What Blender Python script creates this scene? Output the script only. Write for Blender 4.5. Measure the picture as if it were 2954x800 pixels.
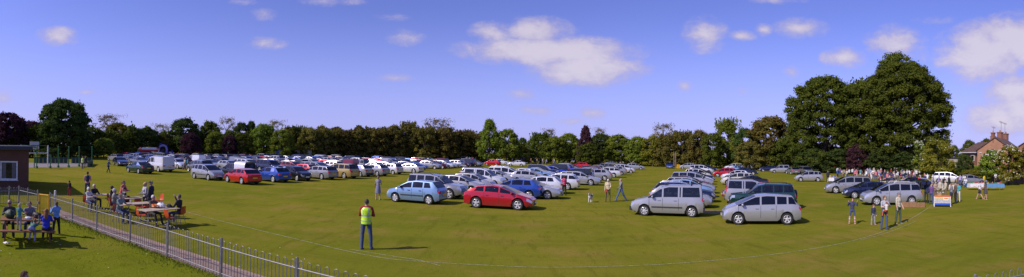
import bpy, bmesh, math, random
import numpy as np
from mathutils import Vector, Matrix
R = math.radians
random.seed(7)
for o in list(bpy.data.objects): bpy.data.objects.remove(o)
scene = bpy.context.scene
# ---------------------------------------------------------------- camera
EYE = 3.5          # metres above the grass
FPX = 1350.0       # photo pixels per radian
HOR = 437.0
ROLL = R(1.27)
cd = bpy.data.cameras.new('camera'); cam = bpy.data.objects.new('camera', cd)
scene.collection.objects.link(cam); scene.camera = cam
cd.type = 'PANO'; cd.panorama_type = 'CENTRAL_CYLINDRICAL'
cd.central_cylindrical_range_u_min = -1477/FPX; cd.central_cylindrical_range_u_max = 1477/FPX
cd.central_cylindrical_range_v_min = -(800-HOR)/FPX; cd.central_cylindrical_range_v_max = HOR/FPX
cd.central_cylindrical_radius = 1.0
cd.clip_start = 0.1; cd.clip_end = 5000
CR = Vector((math.cos(ROLL), 0, math.sin(ROLL))); CU = Vector((-math.sin(ROLL), 0, math.cos(ROLL))); CF = Vector((0, 1, 0))
cam.matrix_world = Matrix(((CR.x, CU.x, -CF.x, 0), (CR.y, CU.y, -CF.y, 0), (CR.z, CU.z, -CF.z, EYE), (0, 0, 0, 1)))
def ray(px, py):
    u = (px-1477)/FPX; v = (HOR-py)/FPX
    return CR*math.sin(u) + CF*math.cos(u) + CU*v
def at(px, py, z=0.0):
    d = ray(px, py); t = (z-EYE)/d.z
    return Vector((d.x*t, d.y*t, z))
def at_dist(px, py, dist):
    d = ray(px, py); t = dist/math.hypot(d.x, d.y)
    return Vector((d.x*t, d.y*t, EYE+d.z*t))
def project(p):
    q = Vector(p)-Vector((0, 0, EYE)); cx, cy, cz = q.dot(CR), q.dot(CU), q.dot(CF)
    return 1477+FPX*math.atan2(cx, cz), HOR-FPX*cy/math.hypot(cx, cz)
def azim(px): return math.degrees((px-1477)/FPX)
# ---------------------------------------------------------------- sun, sky, exposure
SUN_AZ, SUN_EL = -118.0, 38.0
scene.view_settings.view_transform = 'Standard'; scene.view_settings.look = 'None'
scene.view_settings.exposure = EXPOSURE = -0.05; scene.view_settings.gamma = 1
scene.view_settings.use_curve_mapping = False
scene.cycles.max_bounces = 6; scene.cycles.transparent_max_bounces = 12; scene.cycles.diffuse_bounces = 3
scene.cycles.use_denoising = True
sd = bpy.data.lights.new('sun', 'SUN'); sun = bpy.data.objects.new('sun', sd); scene.collection.objects.link(sun)
sd.energy = 4.6; sd.angle = R(0.5); sd.color = (1.0, 0.9, 0.8)
ts = Vector((math.sin(R(SUN_AZ))*math.cos(R(SUN_EL)), math.cos(R(SUN_AZ))*math.cos(R(SUN_EL)), math.sin(R(SUN_EL))))
sun.rotation_euler = ts.to_track_quat('Z', 'Y').to_euler(); sun.location = (-30, -30, 60)
world = bpy.data.worlds.new('World'); scene.world = world; world.use_nodes = True
class NT:
    def __init__(s, tree): s.t = tree; tree.nodes.clear()
    def n(s, typ, ins=None, **kw):
        nd = s.t.nodes.new(typ)
        for k, v in kw.items(): setattr(nd, k, v)
        for k, v in (ins or {}).items(): s.put(nd.inputs[k], v)
        return nd
    def put(s, sock, v):
        if isinstance(v, bpy.types.NodeSocket): s.t.links.new(v, sock)
        elif isinstance(v, bpy.types.Node): s.t.links.new(v.outputs[0], sock)
        else:
            if hasattr(v, '__len__') and len(v) == 3 and sock.type == 'RGBA': v = (*v, 1)
            sock.default_value = v
    def m(s, op, a, b=0.0, c=None, clamp=False):
        i = {0: a, 1: b}
        if c is not None: i[2] = c
        return s.n('ShaderNodeMath', i, operation=op, use_clamp=clamp).outputs[0]
    def mix(s, f, a, b, bt='MIX'):
        nd = s.n('ShaderNodeMix', data_type='RGBA', blend_type=bt)
        s.put(nd.inputs[0], f); s.put(nd.inputs[6], a); s.put(nd.inputs[7], b); return nd.outputs[2]
    def noise(s, vec, scale, detail=3, rough=.5, dist=0.0):
        i = {'Scale': scale, 'Detail': detail, 'Roughness': rough, 'Distortion': dist}
        if vec is not None: i['Vector'] = vec
        return s.n('ShaderNodeTexNoise', i).outputs[0]
    def ramp(s, f, lo, hi):
        return s.n('ShaderNodeMapRange', {0: f, 1: lo, 2: hi}, interpolation_type='SMOOTHSTEP').outputs[0]
w = NT(world.node_tree)
sky = w.n('ShaderNodeTexSky', sky_type='NISHITA', sun_disc=False, sun_elevation=R(SUN_EL), sun_rotation=R(SUN_AZ), air_density=1.0, dust_density=0.6, ozone_density=1.3)
gen = w.n('ShaderNodeTexCoord').outputs['Generated']
sep = w.n('ShaderNodeSeparateXYZ', {0: gen})
azn = w.m('ARCTAN2', sep.outputs[0], sep.outputs[1]); eln = w.m('ARCSINE', sep.outputs[2])
cvec = w.n('ShaderNodeCombineXYZ', {0: azn, 1: w.m('MULTIPLY', eln, 1.7), 2: 0.0}).outputs[0]
# clouds: photo x, y, half width, half height, strength
CLOUDS = [(165, 105, 60, 24, .8), (760, 42, 45, 18, .45), (765, 125, 60, 18, .55), (930, 3, 60, 14, .6), (1170, 108, 55, 22, .6), (1420, 95, 60, 28, .85), (1550, 92, 95, 36, 1.0), (1590, 148, 225, 38, 1.3), (1470, 152, 90, 20, .9), (1760, 185, 90, 24, .85),
          (1690, 195, 150, 46, 1.15), (1620, 215, 70, 28, 1.0), (1140, 225, 60, 12, .5), (1510, 272, 45, 18, .55), (1545, 320, 48, 14, .55), (1710, 325, 45, 18, .6),
          (1650, 350, 55, 12, .45), (2035, 100, 60, 45, .75), (2140, 103, 40, 14, .7), (2205, 86, 28, 16, .7), (2310, 82, 75, 26, .75), (1975, 250, 25, 18, .55),
          (2145, 262, 20, 12, .45), (2285, 208, 25, 16, .7), (2435, 168, 60, 26, .9), (2585, 125, 80, 44, .85), (2630, 160, 60, 25, .5), (2850, 155, 130, 75, 1.2), (2900, 100, 110, 44, 1.15), (2960, 125, 120, 70, 1.2),
          (2800, 205, 65, 30, .9), (2920, 260, 80, 48, 1.1), (2880, 345, 90, 50, 1.0), (2940, 320, 80, 60, 1.0), (10, 285, 30, 28, .6), (250, 265, 40, 10, .3), (1000, 5, 60, 10, .4), (2240, 2, 90, 10, .5), (1120, 50, 70, 12, .3), (2700, 60, 120, 14, .3), (700, 5, 40, 10, .5)]
acc = None
for (px, py, hw, hh, st) in CLOUDS:
    d = ray(px, py).normalized(); ca = math.atan2(d.x, d.y); ce = math.asin(d.z)
    a2 = w.m('POWER', w.m('DIVIDE', w.m('SUBTRACT', azn, ca), hw*1.5/FPX), 2.0)
    e2 = w.m('POWER', w.m('ABSOLUTE', w.m('DIVIDE', w.m('SUBTRACT', eln, ce), hh*1.55/FPX)), 2.0)
    mk = w.m('MULTIPLY', w.m('SUBTRACT', 1.0, w.m('SQRT', w.m('ADD', a2, e2)), clamp=True), st)
    acc = mk if acc is None else w.m('MAXIMUM', acc, mk)
n1 = w.noise(cvec, 18, 9, .66, .25); n2 = w.noise(cvec, 9, 4, .5)
cl = w.m('ADD', acc, w.m('MULTIPLY', w.m('SUBTRACT', n1, .50), 1.25))
cl = w.m('MULTIPLY', cl, w.ramp(acc, 0.0, .22))
cmask = w.m('MULTIPLY', w.ramp(cl, .04, .72), .82)
skyc = w.mix(1.0, sky.outputs[0], (0.88, 0.80, 1.52), 'MULTIPLY')
hz = w.ramp(sep.outputs[2], .30, -.02)
skyc = w.mix(w.m('MULTIPLY', hz, .70), skyc, (4.0, 4.35, 9.4))
cloudc = w.mix(w.ramp(w.m('ADD', cl, w.m('MULTIPLY', n2, .5)), .5, 1.3), (4.7, 4.2, 6.0), (7.0, 6.3, 6.9))
skyc = w.mix(cmask, skyc, cloudc)
w.n('ShaderNodeOutputWorld', {0: w.n('ShaderNodeBackground', {0: skyc, 1: 0.11})})
# ---------------------------------------------------------------- materials
MATS = {}
def mat(name, col=(.5, .5, .5), rough=.6, metal=0.0, fn=None, **kw):
    if name in MATS: return MATS[name]
    m = bpy.data.materials.new(name); m.use_nodes = True; t = NT(m.node_tree)
    b = t.n('ShaderNodeBsdfPrincipled', {'Base Color': col, 'Roughness': rough, 'Metallic': metal})
    for k, v in kw.items(): b.inputs[k.replace('_', ' ')].default_value = v
    out = t.n('ShaderNodeOutputMaterial', {0: b.outputs[0]})
    if fn: fn(t, b, out)
    elif rough > .3:
        n = t.noise(t.n('ShaderNodeTexCoord').outputs['Object'], 9, 4)
        b_c = t.mix(t.ramp(n, .3, .7), tuple(c*.82 for c in col[:3]), tuple(min(1, c*1.12) for c in col[:3])); t.put(b.inputs['Base Color'], b_c)
    MATS[name] = m; return m
def fpaint(t, b, o):
    oi = t.n('ShaderNodeObjectInfo')
    tc = t.n('ShaderNodeTexCoord').outputs['Object']
    sp = t.n('ShaderNodeSeparateXYZ', {0: tc})
    dirt = t.m('MULTIPLY', t.ramp(sp.outputs[2], .55, .2), t.m('MULTIPLY', t.noise(tc, 3, 5, .7), .45))
    t.put(b.inputs['Base Color'], t.mix(dirt, oi.outputs['Color'], (.16, .13, .09)))
    t.put(b.inputs['Roughness'], t.m('ADD', .26, t.m('MULTIPLY', dirt, .7)))
    fl = t.noise(tc, 900, 1)
    bp = t.n('ShaderNodeBump', {'Strength': .02, 'Height': fl}); t.put(b.inputs['Normal'], bp)
PAINT = mat('car_paint', rough=.3, metal=.35, fn=fpaint, Coat_Weight=.8, Coat_Roughness=.05)
SOLID = mat('solid_car_paint', rough=.3, metal=.0, fn=fpaint, Coat_Weight=.8, Coat_Roughness=.05)
def fglass(t, b, o):
    fr = t.n('ShaderNodeFresnel', {0: 1.5})
    tr = t.n('ShaderNodeBsdfTransparent', {0: (.19, .21, .22)}); gl = t.n('ShaderNodeBsdfGlossy', {0: (1, 1, 1), 'Roughness': .02})
    mx = t.n('ShaderNodeMixShader', {0: t.m('ADD', t.m('MULTIPLY', fr, .75), .02), 1: tr, 2: gl}); t.put(o.inputs[0], mx)
GLASS = mat('car_glass', rough=.1, fn=fglass)
DGLASS = mat('dark_car_glass', (.02, .025, .03), .05, Specular_IOR_Level=.7)
TYRE = mat('tyre_rubber', (.02, .02, .02), .85)
RIM = mat('alloy', (.66, .66, .68), .32, .35)
DARK = mat('black_plastic', (.025, .025, .027), .6)
SEAM = mat('panel_gap', (.01, .01, .01), .8)
def flamp(t, b, o): pass
LAMP = mat('headlight_glass', (.50, .52, .56), .10, .6, fn=flamp, Coat_Weight=1.0)
TAIL = mat('red_lamp', (.45, .01, .01), .15, fn=flamp, Coat_Weight=1.0)
PWHITE = mat('white_plate', (.75, .75, .72), .5); PYEL = mat('yellow_plate', (.75, .5, .05), .5)
SEAT = mat('seat_cloth', (.06, .06, .07), .9)
CARM = [PAINT, GLASS, TYRE, RIM, DARK, SEAM, LAMP, TAIL, PWHITE, PYEL, SEAT, DGLASS]
I_PAINT, I_GLASS, I_TYRE, I_RIM, I_DARK, I_SEAM, I_LAMP, I_TAIL, I_PW, I_PY, I_SEAT, I_DG = range(12)
# ---------------------------------------------------------------- mesh builder
class MB:
    def __init__(s): s.v = []; s.f = []; s.mi = []
    def face(s, idx, mi=0): s.f.append(tuple(idx)); s.mi.append(mi)
    def box(s, c, size, mi=0, rot=None, taper=1.0):
        c = Vector(c); hx, hy, hz = size[0]/2, size[1]/2, size[2]/2; b = len(s.v)
        for z in (-hz, hz):
            k = taper if z > 0 else 1.0
            for x, y in ((-hx, -hy), (hx, -hy), (hx, hy), (-hx, hy)):
                p = Vector((x*k, y*k, z))
                if rot is not None: p = rot @ p
                s.v.append(tuple(c+p))
        for q in ((0, 3, 2, 1), (4, 5, 6, 7), (0, 1, 5, 4), (1, 2, 6, 5), (2, 3, 7, 6), (3, 0, 4, 7)): s.face([b+i for i in q], mi)
    def tube(s, pts, rad, seg=8, mi=0, cap=True):
        pts = [Vector(p) for p in pts]; n = len(pts); b = len(s.v)
        if not hasattr(rad, '__len__'): rad = [rad]*n
        up0 = Vector((0, 0, 1))
        for i, p in enumerate(pts):
            d = (pts[min(i+1, n-1)]-pts[max(i-1, 0)])
            d = d.normalized() if d.length > 1e-9 else up0
            ref = Vector((1, 0, 0)) if abs(d.z) > .9 else up0
            a = d.cross(ref).normalized(); c = d.cross(a).normalized()
            for k in range(seg):
                t = 2*math.pi*k/seg; s.v.append(tuple(p+(a*math.cos(t)+c*math.sin(t))*rad[i]))
        for i in range(n-1):
            for k in range(seg):
                s.face([b+i*seg+k, b+i*seg+(k+1) % seg, b+(i+1)*seg+(k+1) % seg, b+(i+1)*seg+k], mi)
        if cap:
            s.face([b+k for k in range(seg)][::-1], mi); s.face([b+(n-1)*seg+k for k in range(seg)], mi)
    def ell(s, c, r, mi=0, seg=12, rings=8, rot=None, zmin=-1.0):
        c = Vector(c); b = len(s.v)
        for i in range(rings+1):
            ph = math.acos(zmin)*(i/rings) if zmin > -1 else math.pi*i/rings
            for k in range(seg):
                t = 2*math.pi*k/seg; p = Vector((r[0]*math.sin(ph)*math.cos(t), r[1]*math.sin(ph)*math.sin(t), r[2]*math.cos(ph)))
                if rot is not None: p = rot @ p
                s.v.append(tuple(c+p))
        for i in range(rings):
            for k in range(seg): s.face([b+i*seg+k, b+(i+1)*seg+k, b+(i+1)*seg+(k+1) % seg, b+i*seg+(k+1) % seg], mi)
    def lathe(s, prof, c, axis='Y', seg=20, mi=0):
        b = len(s.v); c = Vector(c)
        for (a, r) in prof:
            for k in range(seg):
                t = 2*math.pi*k/seg; x, z = r*math.cos(t), r*math.sin(t)
                p = Vector((x, a, z)) if axis == 'Y' else Vector((x, z, a)); s.v.append(tuple(c+p))
        for i in range(len(prof)-1):
            for k in range(seg): s.face([b+i*seg+k, b+i*seg+(k+1) % seg, b+(i+1)*seg+(k+1) % seg, b+(i+1)*seg+k], mi)
    def quad(s, a, b_, c, d, mi=0):
        b = len(s.v); s.v += [tuple(a), tuple(b_), tuple(c), tuple(d)]; s.face((b, b+1, b+2, b+3), mi)
    def add(s, o, off=(0, 0, 0)):
        b = len(s.v); s.v += [(p[0]+off[0], p[1]+off[1], p[2]+off[2]) for p in o.v]; s.f += [tuple(i+b for i in f) for f in o.f]; s.mi += o.mi
    def mesh(s, name, mats, smooth=True, ang=35):
        me = bpy.data.meshes.new(name); me.from_pydata(s.v, [], s.f); me.validate()
        for m in (mats if isinstance(mats, (list, tuple)) else [mats]): me.materials.append(m)
        if len(me.polygons) == len(s.mi): me.polygons.foreach_set('material_index', s.mi)
        bm = bmesh.new(); bm.from_mesh(me); bmesh.ops.remove_doubles(bm, verts=bm.verts, dist=1e-5); bmesh.ops.recalc_face_normals(bm, faces=bm.faces); bm.to_mesh(me); bm.free()
        me.polygons.foreach_set('use_smooth', [smooth]*len(me.polygons))
        if smooth: me.set_sharp_from_angle(angle=R(ang))
        me.update(); return me
    def obj(s, name, mats, parent=None, smooth=True, ang=35, **kw): return link(name, s.mesh(name, mats, smooth, ang), parent, **kw)
def link(name, me, parent=None, loc=(0, 0, 0), rz=0.0, color=None):
    o = bpy.data.objects.new(name, me); scene.collection.objects.link(o); o.location = loc; o.rotation_euler = (0, 0, rz)
    if parent is not None: o.parent = parent
    if color: o.color = (*color, 1)
    return o
def tag(o, label, cat, group=None, kind=None):
    if label: o['label'] = label
    if cat: o['category'] = cat
    if group: o['group'] = group
    if kind: o['kind'] = kind
    return o
def thing(name, label, cat, loc=(0, 0, 0), rz=0.0, group=None): return tag(link(name, None, None, loc, rz), label, cat, group)
def struct(o): o['kind'] = 'structure'; return o
ORD = ['', 'first', 'second', 'third', 'fourth', 'fifth', 'sixth', 'seventh', 'eighth', 'ninth', 'tenth', 'eleventh', 'twelfth', 'thirteenth', 'fourteenth', 'fifteenth', 'sixteenth', 'seventeenth', 'eighteenth', 'nineteenth', 'twentieth']
def ordn(i):
    if i < 21: return ORD[i]
    t = {2: 'twenty', 3: 'thirty', 4: 'forty'}[i//10]
    return t+'-'+ORD[i % 10] if i % 10 else {2: 'twentieth', 3: 'thirtieth', 4: 'fortieth'}[i//10]
# ================================================================ setting
def fgrass(dark):
    def fn(t, b, o):
        g = t.n('ShaderNodeTexCoord').outputs['Object']
        n1 = t.noise(g, .05, 4, .6); n2 = t.noise(g, .35, 5, .65); n3 = t.noise(g, 5, 4, .7); n4 = t.noise(g, 60, 2, .7)
        mp = t.n('ShaderNodeMapping', {0: g, 'Rotation': (0, 0, R(-15)), 'Scale': (.02, .25, 1)}).outputs[0]
        st = t.noise(mp, 3.0, 3, .6)
        A, B, C, D = ((.150, .163, .015), (.215, .192, .022), (.270, .180, .045), (.100, .112, .012)) if not dark else ((.125, .150, .010), (.160, .175, .013), (.18, .155, .025), (.07, .095, .006))
        c = t.mix(t.ramp(n1, .35, .65), A, B)
        c = t.mix(t.m('MULTIPLY', t.ramp(st, .45, .70), .35), c, D)
        c = t.mix(t.m('MULTIPLY', t.ramp(n2, .48, .68), .65), c, C)
        c = t.mix(t.m('MULTIPLY', t.ramp(n2, .44, .26), .55), c, D)
        c = t.mix(t.m('MULTIPLY', t.ramp(n3, .5, .72), .40), c, D)
        c = t.mix(t.m('MULTIPLY', t.ramp(t.noise(t.n('ShaderNodeMapping', {0: g, 'Rotation': (0, 0, R(17)), 'Scale': (1.6, .35, 1)}).outputs[0], 1.1, 6, .75), .50, .66), .5), c, tuple(x*.62 for x in A))
        c = t.mix(t.m('MULTIPLY', t.ramp(n4, .45, .75), .45), c, tuple(x*1.5 for x in A))
        t.put(b.inputs['Base Color'], c)
        bp = t.n('ShaderNodeBump', {'Strength': .7, 'Distance': .04, 'Height': t.m('ADD', t.noise(g, 14, 5, .8), t.m('MULTIPLY', n2, .6))}); t.put(b.inputs['Normal'], bp)
    return fn
GRASS = mat('mown_grass', rough=.95, fn=fgrass(False), Specular_IOR_Level=.0); LAWN = mat('lawn_grass', rough=.95, fn=fgrass(True), Specular_IOR_Level=.0)
m = MB(); N = 24
for i in range(N+1):
    for j in range(N+1): m.v.append((-900+1800*i/N, -200+1300*j/N, 0))
for i in range(N):
    for j in range(N): m.face((i*(N+1)+j, (i+1)*(N+1)+j, (i+1)*(N+1)+j+1, i*(N+1)+j+1))
struct(m.obj('ground', GRASS))
# fence line points
F0 = at(145, 556, 1.06); F0.z = 0; F1 = Vector((-9.65, 10.72, 0)); F2 = Vector((14.0, 3.8, 0))
fd = (F2-F1).normalized(); fn_ = Vector((-fd.y, fd.x, 0))   # towards the field
def fence_pt(s):   # s metres from F0 along the fence
    l = (F1-F0).length
    return F0.lerp(F1, s/l) if s < l else F1+fd*(s-l)
FL = (F1-F0).length+(F2-F1).length
def strip(name, mt, o0, o1, z, s0=0.0, s1=None, n=40):
    mm = MB(); s1 = s1 or FL
    for i in range(n+1):
        s = s0+(s1-s0)*i/n; p = fence_pt(s); d = (fence_pt(s+.1)-fence_pt(s-.1)).normalized() if 0 < s < FL else fd; nn = Vector((-d.y, d.x, 0))
        for o in (o0, o1): mm.v.append(tuple(p+nn*o+Vector((0, 0, z))))
    for i in range(n): mm.face((i*2, i*2+1, i*2+3, i*2+2))
    return struct(mm.obj(name, mt))
def fpath(t, b, o):
    g = t.n('ShaderNodeTexCoord').outputs['Object']
    c = t.mix(t.ramp(t.noise(g, 2.5, 5, .7), .3, .7), (.30, .19, .13), (.40, .28, .20)); c = t.mix(t.m('MULTIPLY', t.ramp(t.noise(g, 90, 2, .8), .4, .7), .5), c, (.15, .115, .10)); t.put(b.inputs['Base Color'], c)
PATH = mat('pinkish_tarmac', rough=.9, fn=fpath)
strip('path', PATH, .06, 1.05, .008, s0=-1.5)
# near lawn: a gently mounded sheet on the camera side of the fence
m = MB(); NX, NY = 90, 26
rs = random.Random(3)
for i in range(NX+1):
    s = -14+(FL+16)*i/NX; p = fence_pt(max(s, 0)) + (Vector((1, -.2, 0)).normalized()*min(s, 0)); 
    for j in range(NY+1):
        o = -.02-(j/NY)**1.5*14
        q = p-fn_*(-o); bump = .15*min(1, (-o)/.3)*(.7+.3*math.sin(s*1.7)+.25*math.sin(s*4.1+1)) if j else -.02
        bump += .03*math.sin(q.x*1.9)*math.cos(q.y*2.3) if j > 1 else 0
        m.v.append((q.x, q.y, max(.012, bump*math.exp(o/5)) if j else -.03))
for i in range(NX):
    for j in range(NY): m.face((i*(NY+1)+j, (i+1)*(NY+1)+j, (i+1)*(NY+1)+j+1, i*(NY+1)+j+1))
struct(m.obj('lawn', LAWN, ang=80))
# tufts of longer grass on the near lawn and along the fence foot
BLADE = mat('grass_blades', (.17, .21, .02), .9, Specular_IOR_Level=.1)
m = MB(); rs = random.Random(5)
for k in range(12000):
    s = rs.uniform(0, FL); near = rs.random() < .45
    o = -abs(rs.gauss(0, .35))-.02 if near else -rs.uniform(.3, 7)
    p = fence_pt(s)+fn_*o; 
    if math.hypot(p.x, p.y) < 5: continue
    h = rs.uniform(.03, .10)*(1.2 if near else .4); a = rs.uniform(0, 6.28); dx, dy = math.cos(a)*.012, math.sin(a)*.012
    z = .15*min(1, -o/.3)*(.7+.3*math.sin(s*1.7)+.25*math.sin(s*4.1+1))*math.exp(o/5); lx, ly = rs.uniform(-.06, .06), rs.uniform(-.06, .06)
    b = len(m.v); m.v += [(p.x-dx, p.y-dy, z-.02), (p.x+dx, p.y+dy, z-.02), (p.x+lx, p.y+ly, z+h)]; m.face((b, b+1, b+2))
tag(m.obj('grass', BLADE, smooth=False), 'tufts of longer grass along the foot of the grey railings', 'grass', kind='stuff')
# daisies and litter
m = MB(); DAISY = mat('white_petals', (.75, .75, .7), .8)
for k in range(22):
    p = at(rs.uniform(-20, 900), rs.uniform(690, 830)); 
    m.ell((p.x, p.y, .11), (.018, .018, .01), seg=5, rings=3)
tag(m.obj('daisies', DAISY), 'small white daisies scattered over the near lawn', 'daisies', kind='stuff')
# white pitch markings
LINE = mat('pitch_paint', (.42, .45, .28), .9, fn=lambda t, b, o: t.put(b.inputs['Base Color'], t.mix(t.ramp(t.noise(t.n('ShaderNodeTexCoord').outputs['Object'], 6, 5, .8), .38, .62), (.16, .165, .03), (.36, .36, .20))))
def pline(pts, wd=.05, z=.006):
    P = [at(*p) for p in pts]; Q = []
    for i in range(len(P)-1):
        p0, p1, p2, p3 = P[max(i-1, 0)], P[i], P[i+1], P[min(i+2, len(P)-1)]
        for k in range(10):
            t = k/10; Q.append(.5*((2*p1)+(p2-p0)*t+(2*p0-5*p1+4*p2-p3)*t*t+(3*p1-p0-3*p2+p3)*t**3))
    Q.append(P[-1]); mm = MB()
    for i, q in enumerate(Q):
        d = (Q[min(i+1, len(Q)-1)]-Q[max(i-1, 0)]).normalized(); n = Vector((-d.y, d.x, 0))*wd/2
        mm.v += [(q.x-n.x, q.y-n.y, z), (q.x+n.x, q.y+n.y, z)]
    for i in range(len(Q)-1): mm.face((2*i, 2*i+1, 2*i+3, 2*i+2))
    struct(mm.obj('pitch_line', LINE))
pline([(538, 612), (620, 634), (735, 662), (860, 692), (1010, 727), (1120, 747), (1240, 757), (1400, 766), (1560, 772), (1740, 770), (1900, 764), (2060, 752), (2220, 736), (2370, 714), (2480, 690), (2570, 660), (2640, 625), (2690, 592)])
pline([(1010, 720), (1120, 738), (1210, 752), (1270, 768)], .045, .0065)
pline([(2480, 694), (2560, 672), (2640, 640)], .04, .0065)
# worn patches
SOIL = mat('worn_grass', (.2, .13, .06), .95, fn=lambda t, b, o: t.put(b.inputs['Base Color'], t.mix(t.ramp(t.noise(t.n('ShaderNodeTexCoord').outputs['Object'], 3, 5, .8), .35, .6), (.115, .13, .018), (.24, .155, .07))))
def patch(px, py, rx, ry, z):
    c = at(px, py); mm = MB(); n = 22; a0 = math.atan2(c.x, c.y); mm.v.append((c.x, c.y, z))
    for k in range(n):
        a = 2*math.pi*k/n; r = 1+.25*math.sin(3*a+px)+.12*math.sin(7*a)
        x, y = rx*r*math.cos(a), ry*r*math.sin(a); mm.v.append((c.x+x*math.cos(a0)+y*math.sin(a0), c.y-x*math.sin(a0)+y*math.cos(a0), z))
    for k in range(n): mm.face((0, 1+k, 1+(k+1) % n))
    struct(mm.obj('ground_patch', SOIL))
patch(2075, 612, 1.3, .9, .005)
# ================================================================ cars
# profile of the roofline: x as a fraction of the length (+.5 = nose), z in metres
TYPES = {
 'hatchback': dict(L=4.15, W=1.74, H=1.47, P=[(.497, .66), (.455, .80), (.27, 1.0), (.06, 1.39), (-.08, 1.47), (-.34, 1.42), (-.455, 1.04), (-.495, .93)], belt=(.95, 1.02), wh=(.30, -.30), r=.31, pil=(.03, -.19), sideend=-.335),
 'city_hatchback': dict(L=3.8, W=1.66, H=1.49, P=[(.497, .68), (.46, .82), (.29, 1.0), (.09, 1.40), (-.06, 1.49), (-.37, 1.43), (-.465, 1.05), (-.495, .9)], belt=(.95, 1.02), wh=(.315, -.32), r=.29, pil=(.0, -.21), sideend=-.35),
 'coupe_hatchback': dict(L=4.25, W=1.77, H=1.45, P=[(.497, .62), (.455, .74), (.29, .95), (.05, 1.36), (-.08, 1.45), (-.30, 1.35), (-.455, 1.03), (-.495, .93)], belt=(.92, 1.04), wh=(.305, -.305), r=.33, pil=(.03, -.19), sideend=-.34),
 'three_door_hatchback': dict(L=4.2, W=1.77, H=1.42, P=[(.497, .64), (.45, .78), (.24, .97), (.03, 1.36), (-.10, 1.42), (-.33, 1.35), (-.455, 1.0), (-.495, .92)], belt=(.93, 1.0), wh=(.30, -.29), r=.32, pil=(-.05, -.24), sideend=-.36),
 'saloon_car': dict(L=4.5, W=1.74, H=1.41, P=[(.497, .62), (.46, .75), (.22, .96), (.02, 1.33), (-.08, 1.41), (-.22, 1.37), (-.365, 1.03), (-.47, 1.0), (-.497, .9)], belt=(.91, .97), wh=(.29, -.29), r=.31, pil=(.0, -.155), sideend=-.33),
 'estate_car': dict(L=4.65, W=1.77, H=1.48, P=[(.497, .64), (.455, .78), (.25, .97), (.05, 1.38), (-.06, 1.47), (-.40, 1.43), (-.475, 1.04), (-.495, .92)], belt=(.93, 1.0), wh=(.29, -.29), r=.32, pil=(.04, -.15, -.30), sideend=-.455),
 'people_carrier': dict(L=4.6, W=1.83, H=1.70, P=[(.497, .72), (.46, .88), (.33, 1.07), (.11, 1.58), (-.03, 1.70), (-.42, 1.64), (-.48, 1.12), (-.497, .95)], belt=(1.02, 1.08), wh=(.305, -.30), r=.33, pil=(.09, -.10, -.29), sideend=-.465),
 'compact_people_carrier': dict(L=4.0, W=1.70, H=1.56, P=[(.497, .68), (.455, .84), (.34, 1.0), (.10, 1.48), (-.05, 1.56), (-.38, 1.50), (-.47, 1.04), (-.497, .92)], belt=(.94, 1.03), wh=(.315, -.315), r=.30, pil=(.03, -.17, -.32), sideend=-.435),
 'off_roader': dict(L=4.4, W=1.80, H=1.74, P=[(.497, .82), (.475, .96), (.23, 1.08), (.08, 1.60), (-.05, 1.72), (-.44, 1.70), (-.485, 1.12), (-.497, .98)], belt=(1.05, 1.1), wh=(.30, -.295), r=.36, pil=(.03, -.15, -.30), sideend=-.455, gc=.30),
 'boxy_car': dict(L=4.12, W=1.72, H=1.80, P=[(.497, .72), (.45, .88), (.27, 1.06), (.10, 1.62), (-.02, 1.78), (-.46, 1.79), (-.49, 1.10), (-.498, .95)], belt=(1.02, 1.06), wh=(.31, -.34), r=.30, pil=(.06, -.16, -.20), sideend=-.455),
 'panel_van': dict(L=4.9, W=1.92, H=1.95, P=[(.497, .86), (.47, 1.02), (.37, 1.18), (.22, 1.80), (.12, 1.93), (-.485, 1.94), (-.495, 1.10), (-.499, .95)], belt=(1.12, 1.14), wh=(.32, -.28), r=.34, pil=(.16, -.02, -.05), sideend=-.08, gc=.24),
 'large_van': dict(L=5.6, W=2.0, H=2.45, P=[(.497, .95), (.47, 1.15), (.38, 1.35), (.27, 2.05), (.20, 2.42), (-.49, 2.45), (-.496, 2.2), (-.499, 1.2)], belt=(1.25, 1.27), wh=(.33, -.28), r=.36, pil=(.2,), sideend=.13, gc=.26, norear=True),
 'small_van': dict(L=4.1, W=1.72, H=1.80, P=[(.497, .72), (.45, .88), (.28, 1.06), (.12, 1.62), (.02, 1.78), (-.47, 1.80), (-.492, 1.4), (-.498, .95)], belt=(1.02, 1.04), wh=(.31, -.33), r=.30, pil=(.05,), sideend=-.02, norear=True),
 'pickup_truck': dict(L=4.9, W=1.76, H=1.62, P=[(.497, .78), (.47, .92), (.26, 1.02), (.14, 1.50), (.06, 1.60), (-.06, 1.58), (-.10, 1.02), (-.49, .98), (-.499, .85)], belt=(.98, .98), wh=(.31, -.27), r=.34, pil=(.03,), sideend=-.055, gc=.26),
}
def interp(P, x):
    if x >= P[0][0]: return P[0][1]
    for (a, za), (b, zb) in zip(P, P[1:]):
        if b <= x <= a: return za+(zb-za)*(a-x)/(a-b) if a > b else zb
    return P[-1][1]
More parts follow.
